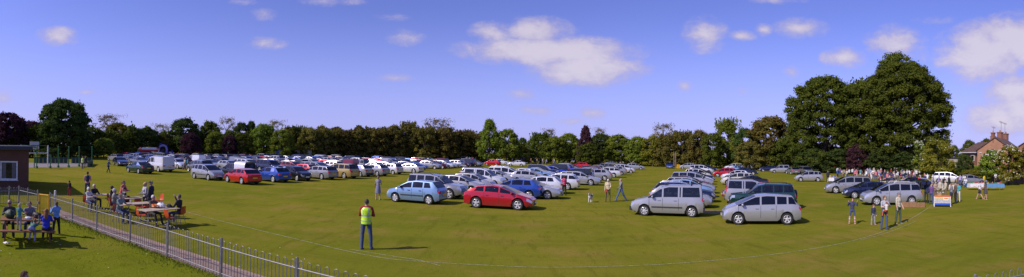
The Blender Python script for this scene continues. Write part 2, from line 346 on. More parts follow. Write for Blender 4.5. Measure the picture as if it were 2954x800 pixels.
def car_shell(T, near=True):
    L, W = T['L'], T['W']; P = [(a*L, z) for a, z in T['P']]; gc = T.get('gc', .2); r = T['r']; arch = r+.055
    H = max(z for _, z in P); xc, xr, = P[2][0], P[3][0]
    tb = P[-2][0] if T.get('norear') or len(T['P']) == 8 else P[6][0]
    rr = P[5][0] if len(T['P']) == 8 else P[5][0]
    hood_i = 2; xs = set()
    for a, _ in P: xs.add(round(a, 3))
    xs |= {L/2, -L/2}
    step = .16 if near else .34
    x = -L/2+.1
    while x < L/2-.05: xs.add(round(x, 3)); x += step
    for wf in T['wh']:
        for k in ((-1, -.93, -.75, -.4, 0, .4, .75, .93, 1) if near else (-1, -.8, 0, .8, 1)): xs.add(round(wf*L+arch*k, 3))
    pil = [p*L for p in T['pil']]; se = T['sideend']*L; pw = .045 if near else .05
    for p in pil: xs |= {round(p-pw, 3), round(p+pw, 3)}
    xs.add(round(se, 3))
    seams = [xc-.05]+[p+pw*.2 for p in pil[:2]] if near else []
    if near and len(pil) > 1: seams = [xc-.10, pil[0], pil[1]+.0]
    for s in seams: xs |= {round(s-.009, 3), round(s+.009, 3)}
    XS = sorted(xs, reverse=True); out = [XS[0]]
    for x in XS[1:]:
        if out[-1]-x > .006: out.append(x)
    XS = out; m = MB(); rows = 10; part = []
    nc, nt = XS[0], XS[-1]
    def hw(x):
        w = W/2; f = (x-.30*L)/(.2*L); g = (-.36*L-x)/(.14*L)
        if f > 0: w *= 1-.20*f**2.2
        if g > 0: w *= 1-.10*g**2
        return w
    def section(x):
        top = interp(P, x); w = hw(x); sill = gc+(.06 if abs(x) > .44*L else 0)
        for wf in T['wh']:
            d = abs(x-wf*L)
            if d < arch*.999: sill = max(sill, r+math.sqrt(arch**2-d*d))
            elif d <= arch*1.001: sill = max(sill, r*1.0)
        b0, b1 = T['belt']; fb = min(1, max(0, (xc-x)/(xc-tb))) if xc > tb else 0; belt = b0+(b1-b0)*fb
        incab = x < xc-1e-6 and x > tb+1e-6
        if not incab: belt = min(belt, top-.05)
        lo = sill+.02; r1 = max(sill+.03, min(gc+.16, belt-.2)); r1 = max(r1, sill+.02)
        mid = max(r1+.02, gc+.45*(belt-gc)+.06); belt = max(belt, mid+.02); sh = max(mid+.01, belt-.16); top = max(top, belt+.02)
        h = top-belt; hh = max(1e-3, H-belt); f = min(1, h/hh)
        wb = w*.945; wr = (W/2)*(.76 if H < 1.7 else .80 if H < 1.9 else .88); wt = wb-(wb-wr)*f
        if not incab: wt = w*.86
        def wz(k): return wb+(wt-wb)*k
        return [(w*.90, sill), (w*.968, r1), (w, mid), (w*.985, sh), (wb, belt), (wz(.10), belt+.10*h), (wz(.86), belt+.84*h), (wt, belt+.945*h), (wt*.80 if incab else w*.6, top-.012*f), (0, top)]
    S = [section(x) for x in XS]
    idx = {}
    for sgn in (1, -1):
        for i, x in enumerate(XS):
            for j, (y, z) in enumerate(S[i]):
                x_ = x
                if near and abs(x-se) < .008 and j in (6, 7): x_ = x+(.13 if se > -.40*L else .07)
                if j == 9 and sgn == -1: idx[(i, j, sgn)] = idx[(i, j, 1)]; continue
                idx[(i, j, sgn)] = len(m.v); m.v.append((x_, y*sgn, z))
    parts = {}
    def put(p, q, mi): parts.setdefault(p, []).append((q, mi))
    for i in range(len(XS)-1):
        xm = (XS[i]+XS[i+1])/2; wdt = XS[i]-XS[i+1]
        seam = any(abs(xm-s) < .006 for s in seams)
        for j in range(9):
            for sgn in (1, -1):
                q = [idx[(i, j, sgn)], idx[(i+1, j, sgn)], idx[(i+1, j+1, sgn)], idx[(i, j+1, sgn)]]
                p, mi = 'body', I_PAINT
                if seam and 1 <= j <= 3: mi = I_SEAM
                if j == 0 and T.get('trim', True): mi = I_PAINT
                if j == 5 and se < xm < xc-.03 and not any(abs(xm-a) < pw for a in pil): p, mi = 'side_window', I_GLASS
                if j in (7, 8) and xr+.02 < xm < xc: p, mi = 'windscreen', I_GLASS
                if j in (7, 8) and not T.get('norear') and tb < xm < rr-.03: p, mi = 'rear_window', I_GLASS
                if j == 3 and xm > .435*L: p, mi = 'headlight', I_LAMP
                if j in (3, 4) and xm < -.468*L: p, mi = 'tail_light', I_TAIL
                if T.get('tall_lamps') and j in (4, 5, 6) and xm < -.46*L: p, mi = 'tail_light', I_TAIL
                put((p, sgn if p in ('headlight', 'tail_light', 'side_window') else 0), q, mi)
    # end caps, a grid closing each end
    for end, i in ((1, 0), (-1, len(XS)-1)):
        x = XS[i]; cols = (1, .62, .3, 0); ci = {}
        for j in range(9):
            for sgn in (1, -1):
                for k, c in enumerate(cols):
                    if k == 0: ci[(j, k, sgn)] = idx[(i, j, sgn)]
                    elif k == 3 and sgn == -1: ci[(j, k, sgn)] = ci[(j, k, 1)]
                    else:
                        y, z = S[i][j]; ci[(j, k, sgn)] = len(m.v); m.v.append((x+end*(.06*(1-c*c)+(.03 if j in (1,) else 0)), y*c*sgn, z))
        for j in range(8):
            for sgn in (1, -1):
                for k in range(3):
                    q = [ci[(j, k, sgn)], ci[(j, k+1, sgn)], ci[(j+1, k+1, sgn)], ci[(j+1, k, sgn)]]
                    if end == 1:
                        p, mi = ('body', I_DARK if j == 0 and k else I_PAINT)
                        if j in (2, 3): p, mi = ('headlight', I_LAMP) if k == 0 and j == 3 else ('body', I_DARK if j == 2 else I_PAINT)
                        if j == 1 and k > 0: mi = I_DARK if T.get('dark_grille', True) and k == 2 else I_PAINT
                    else:
                        p, mi = ('body', I_PAINT)
                        if j == 0: mi = I_DARK
                        if j in (3, 4) and k == 0: p, mi = 'tail_light', I_TAIL
                    put((p, sgn if p != 'body' else 0), q, mi)
        for sgn in (1, -1):
            for k in range(3):
                put(('body', 0), [ci[(8, k, sgn)], ci[(8, k+1, sgn)], idx[(i, 9, 1)]], I_PAINT)
    return m.v, parts, S, XS, hw
def sub_mesh(V, faces, name, mats=CARM, smooth=True, ang=28):
    mm = MB(); mp = {}
    for q, mi in faces:
        f = []
        for k in q:
            if k not in mp: mp[k] = len(mm.v); mm.v.append(V[k])
            if mp[k] not in f: f.append(mp[k])
        if len(f) > 2: mm.face(f, mi)
    return mm
WHEELS = {}
def wheel_mb(r, style, full=True):
    t = MB(); t.lathe([(-.09, r*.66), (-.10, r*.8), (-.095, r*.95), (-.06, r), (.06, r), (.095, r*.95), (.10, r*.8), (.085, r*.66), (.05, r*.62), (-.05, r*.62), (-.09, r*.66)], (0, 0, 0), seg=28 if full else 12, mi=I_TYRE)
    d = MB(); d.lathe([(.088, r*.67), (.078, r*.62), (.03, r*.60), (.02, 0.001)], (0, 0, 0), seg=28 if full else 12, mi=I_RIM if not full else I_DARK)
    if full:
        d.lathe([(.086, r*.68), (.092, r*.64), (.07, r*.60), (.02, r*.58)], (0, 0, 0), seg=28, mi=I_RIM)
        n = {'five': 5, 'seven': 7, 'ten': 10, 'cover': 6}[style]
        for k in range(n):
            a = 2*math.pi*k/n+.3; wd = r*(.24 if n == 5 else .17 if n < 9 else .10) if style != 'cover' else r*.34
            rot = Matrix.Rotation(-a, 3, 'Y')
            d.box(rot @ Vector((r*.34, .062, 0)), (r*.62, .03, wd), I_RIM, rot)
        d.lathe([(.095, 0.001), (.095, r*.13), (.06, r*.18)], (0, 0, 0), seg=12, mi=I_RIM)
    return t, d
CARMESH = {}
def car_parts(kind, opt):
    """list of (part name, mesh, loc, rot_z, [sub parts]) for a fully detailed car"""
    key = (kind, tuple(sorted(opt.items())))
    if key in CARMESH: return CARMESH[key]
    T = dict(TYPES[kind]); T.update({k: v for k, v in opt.items() if k in ('tall_lamps',)})
    V, parts, S, XS, hw = car_shell(T); L, W, r = T['L'], T['W'], T['r']; out = []; H = max(z for _, z in T['P'])
    gc = T.get('gc', .2); b0 = T['belt'][0]
    body = None
    for (p, s), fs in parts.items():
        mm = sub_mesh(V, fs, p)
        if p == 'body':
            # floor and inner arches, door handles, bump strip
            mm.box((0, 0, gc+.12), (L*.92, W-.50, .24), I_DARK); mm.box((0, 0, gc+.30), (L*.90, W-.52, .16), I_DARK)
            if opt.get('dark_bumpers'):
                for e in (1, -1): mm.box((e*(L/2+.01), 0, gc+.20), (.16, W*.80, .22), I_DARK)
            if opt.get('strip'):
                for s2 in (1, -1): mm.box((0.0, s2*(W/2+.004), gc+.34), (L*.42, .03, .06), I_DARK)
            if opt.get('cladding'):
                for s2 in (1, -1): mm.box((0, s2*(W/2-.03), gc+.05), (L*.50, .06, .16), I_DARK)
            if opt.get('side_step'):
                for s2 in (1, -1): mm.box((0.0, s2*(W/2+.003), gc+.05), (L*.44, .02, .025), I_RIM)
            body = mm
            continue
        out.append((p, mm.mesh(p, CARM, ang=28), (0, 0, 0), 0, []))
    subs = []
    for k, px in enumerate(T['pil'][:2] if L > 3.9 else T['pil'][:2]):
        for s in (1, -1):
            h = MB(); h.box(((px*L)+.20, s*(W/2+.002), b0-.10), (.17, .035, .032), I_PAINT if not opt.get('dark_handles') else I_DARK); subs.append(('door_handle', h.mesh('door_handle', CARM), (0, 0, 0), 0))
    out.insert(0, ('body', body.mesh('body', CARM, ang=28), (0, 0, 0), 0, subs))
    tm, dm = wheel_mb(r, opt.get('wheel', 'seven')); tme, dme = tm.mesh('tyre', CARM), dm.mesh('rim', CARM)
    for wf in T['wh']:
        for s in (1, -1): out.append(('wheel', None, (wf*L, s*(W/2-.10), r), 0 if s == 1 else math.pi, [('tyre', tme, (0, 0, 0), 0), ('rim', dme, (0, 0, 0), 0)]))
    for s in (1, -1):
        h = MB(); xm = T['P'][2][0]*L-.30; h.ell((xm, s*(W/2+.08), b0+.09), (.07, .10, .08), I_PAINT); h.box((xm-.04, s*(W/2+.08), b0+.09), (.06, .16, .11), I_DARK); h.box((xm+.02, s*(W/2-.0), b0+.05), (.05, .10, .03), I_DARK)
        out.append(('wing_mirror', h.mesh('wing_mirror', CARM), (0, 0, 0), 0, []))
    zp = gc+.27; h = MB(); h.box((L/2+.10, 0, zp-.02), (.015, .50, .11), I_PW); out.append(('number_plate', h.mesh('number_plate', CARM), (0, 0, 0), 0, []))
    zq = gc+(.42 if kind not in ('saloon_car', 'coupe_hatchback') else .5); h = MB(); h.box((-L/2-.075, 0, zq), (.015, .50, .11), I_PY); out.append(('number_plate', h.mesh('number_plate', CARM), (0, 0, 0), 0, []))
    h = MB(); xw = T['P'][2][0]*L
    for s in (.37, -.37):
        h.box((xw-1.05, s, gc+.42), (.5, .48, .18), I_SEAT); h.box((xw-1.30, s, gc+.72), (.14, .46, .55), I_SEAT, Matrix.Rotation(-.25, 3, 'Y')); h.box((xw-1.38, s, gc+1.04), (.09, .24, .17), I_SEAT)
    if T['sideend'] < -.2: h.box((xw-2.1, 0, gc+.42), (.5, 1.15, .18), I_SEAT); h.box((xw-2.35, 0, gc+.70), (.14, 1.2, .52), I_SEAT, Matrix.Rotation(-.25, 3, 'Y'))
    h.box((xw-.38, 0, b0-.18), (.45, W-.35, .22), I_DARK)
    out.append(('seats', h.mesh('seats', CARM), (0, 0, 0), 0, []))
    if opt.get('rails'):
        for s in (1, -1):
            h = MB(); x0, x1 = T['P'][4][0]*L+.15, T['P'][5][0]*L+.1; yy = W/2*(.70 if H < 1.9 else .8); zz = H-.02
            h.tube([(x0, s*yy, zz-.03), (x0-.12, s*yy, zz+.05), (x1+.12, s*yy, zz+.04), (x1, s*yy, zz-.05)], .022, 6, I_DARK if opt['rails'] == 'dark' else I_RIM); out.append(('roof_rail', h.mesh('roof_rail', CARM), (0, 0, 0), 0, []))
    if opt.get('bars'):
        for xb in (.02*L, -.33*L):
            h = MB(); h.box((xb, 0, H+.06), (.05, W*.82, .03), I_DARK)
            for s in (1, -1): h.box((xb, s*W*.37, H+.01), (.07, .06, .10), I_DARK)
            out.append(('roof_bar', h.mesh('roof_bar', CARM), (0, 0, 0), 0, []))
    if opt.get('spare'):
        h = MB(); h.lathe([(.11, .01), (.11, .22), (.08, .34), (-.06, .36), (-.10, .3)], (0, 0, 0), seg=24, mi=I_DARK); out.append(('spare_wheel', h.mesh('spare_wheel', CARM), (-L/2-.10, -.15, .92), math.pi/2, []))
    if opt.get('lid'):
        h = MB(); xh, zh = T['P'][5][0]*L, T['P'][5][1]; rot = Matrix.Rotation(R(14), 3, 'Y')
        h.box((xh-.42, 0, zh+.20), (.85, W*.72, .05), I_DG, rot); h.box((xh-.93, 0, zh+.26), (.32, W*.76, .08), I_PAINT, Matrix.Rotation(R(-30), 3, 'Y')); out.append(('tailgate', h.mesh('tailgate', CARM), (0, 0, 0), 0, []))
    if opt.get('canopy'):
        h = MB(); n = 8
        for i, x in enumerate((-.12*L, -.30*L, -.31*L, -.47*L)):
            for k in range(n+1):
                a = math.pi*k/n; y = -math.cos(a)*.80; y = math.copysign(min(1, abs(math.cos(a))**.45), y)*.80; z = 1.0+.82*math.sin(a)**.5 if 0 < k < n else 1.0; h.v.append((x, y, z+(.02 if i in (1, 2) else 0)))
        for i in range(3):
            for k in range(n): h.face((i*(n+1)+k, (i+1)*(n+1)+k, (i+1)*(n+1)+k+1, i*(n+1)+k+1), I_RIM)
        out.append(('canopy', h.mesh('canopy', CARM), (0, 0, 0), 0, []))
        h = MB(); h.v = [(-.471*L, -.79, 1.0), (-.471*L, .79, 1.0), (-.471*L, .76, 1.55), (-.471*L, .45, 1.79), (-.471*L, -.45, 1.79), (-.471*L, -.76, 1.55)]; h.face((0, 1, 2, 3, 4, 5), I_DG); out.append(('canopy_window', h.mesh('canopy_window', CARM), (0, 0, 0), 0, []))
    CARMESH[key] = out; return out
SIMPLE = {}
def simple_car_mesh(kind):
    if kind in SIMPLE: return SIMPLE[kind]
    T = TYPES[kind]; V, parts, S, XS, hw = car_shell(T, False); allf = []
    for (p, s), fs in parts.items(): allf += [(q, I_DG if mi == I_GLASS else mi) for q, mi in fs]
    mm = sub_mesh(V, allf, kind); L, W, r = T['L'], T['W'], T['r']; gc = T.get('gc', .2)
    mm.box((0, 0, gc+.2), (L*.9, W-.5, .4), I_DARK)
    t, d = wheel_mb(r, 'five', False)
    for wf in T['wh']:
        for s in (1, -1):
            for src in (t, d):
                o = MB(); o.v = [(a*s, b*s, c) for a, b, c in src.v]; o.f = src.f; o.mi = src.mi; mm.add(o, (wf*L, s*(W/2-.115), r))
    for s in (1, -1): mm.box((T['P'][2][0]*L-.30, s*(W/2+.08), T['belt'][0]+.09), (.10, .18, .13), I_PAINT)
    mm.box((L/2+.10, 0, gc+.25), (.015, .5, .11), I_PW); mm.box((-L/2-.075, 0, gc+.42), (.015, .5, .11), I_PY)
    SIMPLE[kind] = mm.mesh(kind, CARM, ang=28); return SIMPLE[kind]
def foot(kind, c, hd):
    T = TYPES[kind]; L, W = T['L'], T['W']; a = R(hd); f = Vector((math.sin(a), math.cos(a), 0)); s = Vector((f.y, -f.x, 0)); H = max(z for _, z in T['P'])
    lo = [c+f*(i*L/2*.9)+s*(j*W/2) for i in (-1, 1) for j in (-1, 1)]
    wl = [c+f*(i*L*.30)+s*(j*W/2) for i in (-1, 1) for j in (-1, 1)]
    xs = [project(c+f*(i*L/2)+s*(j*W/2*.8)+Vector((0, 0, .6)))[0] for i in (-1, 1) for j in (-1, 1)]
    return min(xs), max(xs), max(project(p)[1] for p in wl)
def solve(kind, px, yb, hd, mode='c'):
    c = at(px, yb-4)
    for _ in range(14):
        x0, x1, y = foot(kind, c, hd); x = {'c': (x0+x1)/2, 'l': x0, 'r': x1}[mode]
        qx, qy = project(c); c = at(qx+(px-x), max(HOR+14, qy+(yb-y)*.8))
    return c
COL = dict(silver=(.36, .365, .385), grey=(.20, .205, .215), white=(.70, .70, .70), black=(.012, .012, .014), navy=(.012, .018, .06), blue=(.012, .06, .33), light_blue=(.22, .36, .56), red=(.55, .008, .010), dark_red=(.16, .008, .015), maroon=(.10, .01, .02),
           gold=(.48, .36, .12), dark_green=(.006, .045, .035), cream=(.66, .62, .52), green=(.03, .10, .05), bright_blue=(.01, .05, .50), teal=(.02, .18, .24), pewter=(.30, .30, .31), crimson=(.48, .006, .022), orange=(.5, .12, .03))
CARS_PLACED = []
NAMEOF = {'boxy_car': 'boxy leisure van', 'coupe_hatchback': 'sweeping five-door hatchback'}
def kindword(k): return NAMEOF.get(k, k.replace('_', ' '))
def category(k): return {'panel_van': 'van', 'large_van': 'van', 'small_van': 'van', 'pickup_truck': 'pickup'}.get(k, 'car')
def jitter_col(col, rs):
    c = COL[col]; k = rs.uniform(.88, 1.12); return tuple(min(.85, x*k*rs.uniform(.97, 1.03)) for x in c)
def build_car(kind, pos, hd, color, label, group, full=True, opt=None, metallic=None):
    rz = R(90-hd); opt = opt or {}
    col = color if isinstance(color, tuple) else COL[color]; CARS_PLACED.append((kind, pos.x, pos.y, hd))
    if not full:
        o = link(kind, simple_car_mesh(kind), None, pos, rz, col); return tag(o, label, category(kind), group)
    t = thing(kind, label, category(kind), pos, rz, group)
    for (p, me, loc, r_, subs) in car_parts(kind, opt):
        ch = link(p, me, t, loc, r_, col)
        for (q, me2, l2, r2) in subs: link(q, me2, ch, l2, r2, col)
    return t
GROUPC = 'cars parked on the grass field'
# (kind, colour, x, y_bottom, heading, label, options, mode)
A, B_ = -74, 106
NEAR = [
 ('saloon_car', 'dark_green', 403, 502, -74, 'dark green saloon car seen from behind, parked beside the white panel van', dict(wheel='five')),
 ('panel_van', 'white', 461, 497, -72, 'white panel van with dark rear windows parked beside the dark green saloon', dict(wheel='cover')),
 ('saloon_car', 'navy', 348, 480, 118, 'navy saloon car facing the camera at the outer corner of the parked rows', {}),
 ('off_roader', 'silver', 384, 470, -98, 'silver off-roader parked behind the navy saloon that faces the camera', {}),
 ('hatchback', 'silver', 406, 474, A, 'silver blue hatchback seen from behind, just beyond the dark green saloon', {}),
 ('hatchback', 'white', 513, 488, B_, 'pale silver hatchback facing outward immediately right of the white panel van', {}),
 ('hatchback', 'grey', 578, 492, A, 'dark grey hatchback seen from behind next to the silver tall hatchback', dict(wheel='five')),
 ('compact_people_carrier', 'silver', 600, 521, B_+2, 'silver tall hatchback nose to nose with the bright red three-door hatchback', dict(wheel='seven', strip=1, dark_bumpers=0)),
 ('three_door_hatchback', 'red', 700, 533, -66, 'bright red three-door hatchback at the front of the row of parked cars', dict(wheel='seven')),
 ('pickup_truck', 'black', 682, 516, A, 'black pickup truck with a silver ribbed canopy over its load bed', dict(canopy=1)),
 ('estate_car', 'navy', 627, 486, A, 'dark blue estate car seen from behind, beyond the silver tall hatchback', {}),
 ('hatchback', 'blue', 785, 527, -68, 'deep blue five-door hatchback next to the bright red three-door hatchback', dict(wheel='cover')),
 ('city_hatchback', 'black', 853, 523, B_+8, 'black small hatchback facing outward between the blue hatchback and silver-brown estate', dict(wheel='five')),
 ('estate_car', 'pewter', 920, 519, -68, 'pewter grey estate car seen from behind beside the pale gold people carrier', dict(wheel='ten')),
 ('people_carrier', 'gold', 983, 516, -68, 'pale gold people carrier with tall red tail lights', dict(tall_lamps=1, wheel='seven')),
 ('hatchback', 'silver', 1030, 511, -68, 'silver hatchback with black bumper strip between the gold people carrier and a silver hatchback', dict(dark_bumpers=1)),
 ('hatchback', 'silver', 1078, 509, -68, 'silver five-door hatchback seen behind the woman with the brown bag', dict(wheel='five')),
 ('city_hatchback', 'white', 1123, 504, -68, 'small off-white hatchback next to the white sweeping hatchback', dict(wheel='cover')),
 ('coupe_hatchback', 'white', 1180, 501, -72, 'white sweeping hatchback ending the row of cars facing away', dict(wheel='seven')),
 ('estate_car', 'silver', 1066, 490, A, 'silver estate car peeping over the two silver hatchbacks', {}),
 ('estate_car', 'white', 950, 494, A, 'white estate car with roof rails behind the gold people carrier', dict(rails='silver')),
 ('estate_car', 'dark_red', 846, 498, B_, 'dark red estate car with pale roof rails facing the pewter estate', dict(rails='silver')),
 ('off_roader', 'navy', 782, 500, B_, 'navy off-roader with silver roof rails behind the blue hatchback', dict(rails='silver')),
 ('saloon_car', 'silver', 775, 486, B_, 'silver saloon car facing outward above the blue hatchback roof', {}),
 ('hatchback', 'navy', 821, 481, A, 'dark blue hatchback seen from behind beyond the navy off-roader', {}),
 ('saloon_car', 'blue', 865, 474, B_, 'mid blue saloon car facing the grass aisle', {}),
 ('saloon_car', 'silver', 901, 472, B_, 'silver saloon car facing the grass aisle beside the mid blue saloon', {}),
 ('small_van', 'silver', 934, 470, B_, 'silver small van with plain sides facing the grass aisle', {}),
 ('off_roader', 'silver', 978, 467, B_, 'silver off-roader between the silver small van and a dark grey estate', dict(rails='dark')),
 ('estate_car', 'grey', 1023, 468, B_, 'dark grey estate car at the aisle end beside the silver off-roader', {}),
 ('city_hatchback', 'silver', 1106, 466, B_, 'small silver hatchback parked beside the white coupe-like hatchback on open grass', {}),
 ('coupe_hatchback', 'white', 1139, 466, B_, 'white coupe-like hatchback parked beside the small silver hatchback on open grass', {}),
 ('estate_car', 'silver', 1221, 466, B_, 'long silver estate car standing on open grass near the treeline', {}),
 ('people_carrier', 'silver', 1330, 469, -128, 'silver people carrier facing half left in front of the boot sale crowd', {}),
 ('people_carrier', 'pewter', 1386, 469, -128, 'pewter people carrier facing half left left of the small red hatchback', {}),
 ('city_hatchback', 'red', 1421, 479, -72, 'small red hatchback overlapping the white hatchback near the boot sale', {}),
 ('hatchback', 'white', 1449, 477, B_, 'white hatchback between the small red hatchback and the white sports coupe', {}),
 ('saloon_car', 'white', 1491, 481, A, 'white coupe saloon standing broadside before the boot sale crowd', dict(wheel='five')),
 ('panel_van', 'navy', 1510, 471, A, 'dark blue van behind the white coupe saloon', {}),
 ('off_roader', 'black', 1623, 470, 185, 'black off-roader facing the camera in front of the hedge', {}),
 ('estate_car', 'silver', 1655, 470, 190, 'silver car with raised tailgate facing the camera next to the black off-roader', dict(lid=1)),
 ('hatchback', 'blue', 1932, 487, 200, 'blue hatchback facing the camera alone near the ladder', {}),
 # middle block
 ('city_hatchback', 'light_blue', 1203, 591, -76, 'metallic light blue hatchback with a black side strip at the near corner of its block', dict(wheel='cover', strip=1, dark_handles=1)),
 ('off_roader', 'pewter', 1262, 576, B_, 'pewter grey off-roader facing right behind the light blue hatchback', dict(wheel='five', rails='dark')),
 ('hatchback', 'silver', 1330, 561, B_, 'silver hatchback with dark bonnet beyond the pewter off-roader', dict(wheel='five')),
 ('city_hatchback', 'silver', 1366, 552, B_, 'upright silver small car second beyond the pewter off-roader', dict(rails='dark')),
 ('boxy_car', 'white', 1398, 541, B_, 'white boxy leisure van in the block behind the crimson hatchback', dict(rails='dark')),
 ('hatchback', 'silver', 1432, 532, B_, 'pale silver hatchback right of the white boxy leisure van', {}),
 ('estate_car', 'silver', 1385, 522, B_, 'silver estate car with its grey tailgate raised behind the white boxy van', dict(lid=1)),
 ('people_carrier', 'white', 1462, 526, B_, 'white people carrier with silver roof rails in the middle block', dict(rails='silver')),
 ('coupe_hatchback', 'crimson', 1443, 608, 104, 'shiny crimson hatchback with alloy wheels broadside at the front of the middle block', dict(wheel='five', dark_handles=1)),
 ('hatchback', 'blue', 1487, 576, A, 'bright mid blue hatchback just behind the shiny crimson hatchback', dict(wheel='five')),
 ('saloon_car', 'silver', 1536, 576, B_, 'silver saloon with grey bonnet facing right behind the blue hatchback', dict(wheel='five')),
 ('hatchback', 'white', 1556, 561, A, 'white hatchback seen from behind next to the silver saloon with grey bonnet', {}),
 ('estate_car', 'white', 1600, 549, A, 'pale estate car that the woman in the pink top stands behind', dict(rails='silver')),
 ('city_hatchback', 'white', 1500, 523, A, 'small white hatchback with red tail lights in the middle block', {}),
 ('saloon_car', 'silver', 1556, 515, B_, 'silver saloon car left of the two bright blue cars', {}),
 ('saloon_car', 'bright_blue', 1598, 508, B_, 'bright blue saloon car nearer of the two bright blue cars', {}),
 ('hatchback', 'bright_blue', 1634, 500, B_, 'bright blue hatchback farther of the two bright blue cars', {}),
 ('hatchback', 'silver', 1528, 533, B_, 'silver hatchback roof showing beyond the white hatchback', {}),
 ('estate_car', 'silver', 1672, 536, B_+2, 'silver grey estate-like hatchback with shiny alloy wheels behind the pink topped woman', dict(wheel='ten', side_step=1)),
 ('saloon_car', 'dark_red', 1697, 520, A, 'dark red saloon seen from behind beside the silver hatchback with alloy wheels', {}),
 ('hatchback', 'silver', 1718, 522, A, 'silver hatchback with tall red tail lights near the man in the cream jumper', dict(tall_lamps=1)),
 ('estate_car', 'white', 1745, 513, A, 'white estate car seen from behind at the aisle edge of the middle block', {}),
 ('hatchback', 'pewter', 1771, 506, A, 'grey blue hatchback seen from behind next to the white estate car', {}),
 ('hatchback', 'dark_red', 1782, 498, A, 'dark red hatchback seen from behind beyond the grey blue hatchback', {}),
 ('hatchback', 'red', 1673, 488, A, 'red hatchback seen from behind beyond the two bright blue cars', {}),
 ('estate_car', 'grey', 1735, 494, A, 'long dark grey estate with black windows in the middle block', {}),
 ('compact_people_carrier', 'white', 1800, 500, B_, 'white compact people carrier facing right at the aisle edge', dict(wheel='five')),
 ('hatchback', 'silver', 1832, 491, B_, 'silver hatchback at the far corner of the middle block', {}),
 ('large_van', 'white', 1812, 474, B_, 'tall white van at the back of the middle block', {}),
 ('saloon_car', 'maroon', 1722, 478, B_, 'maroon saloon car far back in the middle block', {}),
 ('saloon_car', 'grey', 1768, 480, B_, 'dark grey saloon far back beside the maroon saloon', {}),
 # right block, left file
 ('boxy_car', 'silver', 1925, 628, -66, 'silver boxy leisure van with roof bars at the near end of its file', dict(wheel='seven', bars=1, strip=1, dark_bumpers=1)),
 ('hatchback', 'silver', 2053, 603, 114, 'silver hatchback whose nose sticks out behind the silver boxy leisure van', dict(mode='r')),
 ('estate_car', 'navy', 2062, 586, 114, 'navy estate with silver roof rails, second behind the silver boxy leisure van', dict(mode='r', rails='silver')),
 ('hatchback', 'light_blue', 2058, 571, 114, 'pale blue hatchback, third behind the silver boxy leisure van', dict(mode='r')),
 ('estate_car', 'silver', 2062, 560, 114, 'silver estate with grey roof, fourth behind the silver boxy leisure van', dict(mode='r', rails='dark')),
 ('saloon_car', 'dark_red', 2052, 550, 114, 'dark red saloon, fifth behind the silver boxy leisure van', dict(mode='r')),
 ('people_carrier', 'silver', 2055, 542, 114, 'silver blue people carrier, sixth behind the silver boxy leisure van', dict(mode='r')),
 ('coupe_hatchback', 'white', 2058, 533, 114, 'white sloping hatchback, seventh behind the silver boxy leisure van', dict(mode='r')),
 ('saloon_car', 'navy', 2061, 526, 114, 'dark navy saloon, eighth behind the silver boxy leisure van', dict(mode='r')),
 ('compact_people_carrier', 'cream', 2052, 519, 114, 'cream compact people carrier, ninth behind the silver boxy leisure van', dict(mode='r')),
 ('saloon_car', 'black', 2055, 509, 114, 'black saloon, tenth behind the silver boxy leisure van', dict(mode='r')),
 ('people_carrier', 'white', 2058, 502, 114, 'white people carrier, eleventh behind the silver boxy leisure van', dict(mode='r')),
 ('hatchback', 'navy', 2068, 496, 114, 'navy hatchback, twelfth behind the silver boxy leisure van', dict(mode='r')),
 ('compact_people_carrier', 'silver', 1984, 489, -66, 'silver compact people carrier nose left at the far end of its file', {}),
 # right block, right file
 ('compact_people_carrier', 'silver', 2197, 650, -67, 'silver compact people carrier with five-spoke wheels at the very front of the field', dict(wheel='five')),
 ('off_roader', 'dark_green', 2200, 606, -66, 'dark green off-roader with a spare wheel on its tail', dict(spare=1, rails='dark', dark_bumpers=1, mode='c')),
 ('boxy_car', 'silver', 2172, 590, 114, 'silver boxy car with tall red tail lights beyond the dark green off-roader', dict(tall_lamps=1, rails='dark')),
 ('hatchback', 'red', 2084, 580, -66, 'red hatchback whose nose shows left of the silver boxy car', dict(mode='l')),
 ('saloon_car', 'black', 2158, 544, -66, 'black saloon car with green-tinted windows beyond the silver boxy car', {}),
 ('compact_people_carrier', 'cream', 2129, 536, -66, 'cream compact people carrier facing left beyond the black saloon', dict(wheel='five')),
 ('hatchback', 'white', 2080, 521, -66, 'white hatchback partly hidden behind the cream compact people carrier', dict(mode='l')),
 ('compact_people_carrier', 'red', 2092, 512, -66, 'bright red compact people carrier beyond the cream one', {}),
 ('saloon_car', 'navy', 2152, 506, 114, 'navy saloon facing right on the open grass side', {}),
 ('hatchback', 'light_blue', 2137, 499, 114, 'light blue hatchback beside the navy saloon', {}),
 ('people_carrier', 'white', 2116, 492, -66, 'white people carrier at the far end of the right file', {}),
 ('large_van', 'white', 2170, 489, -66, 'plain white high van parked before the trees', {}),
 ('hatchback', 'silver', 2198, 492, -66, 'silver hatchback just right of the plain white high van', {}),
 ('hatchback', 'navy', 2216, 497, -66, 'navy hatchback left of the silver leisure van by the stalls', {}),
 ('boxy_car', 'silver', 2249, 500, -66, 'silver leisure van standing before the stalls', {}),
 ('hatchback', 'grey', 2287, 504, 14, 'dark grey hatchback seen from behind with its door open', {}),
 ('off_roader', 'grey', 2325, 505, 194, 'grey upright off-roader facing the camera by the stalls', {}),
 ('compact_people_carrier', 'silver', 2333, 525, -62, 'silver compact people carrier parked alone left of the white chair', dict(wheel='five')),
 ('people_carrier', 'pewter', 2447, 559, -60, 'pewter grey people carrier with dark windows facing left', dict(wheel='five')),
 ('hatchback', 'navy', 2500, 574, -60, 'navy hatchback wedged between the two people carriers', dict(lid=1)),
 ('people_carrier', 'silver', 2570, 594, -62, 'silver people carrier with wooden crates along its side', dict(wheel='seven', rails='silver', lid=1)),
 ('off_roader', 'red', 2409, 489, -80, 'red off-roader with open doors in the stall crowd', {}),
 ('panel_van', 'navy', 2450, 490, 10, 'navy van with its tail to the crowd under the big trees', {}),
 ('estate_car', 'teal', 2540, 500, -62, 'teal estate car under the big trees', {}),
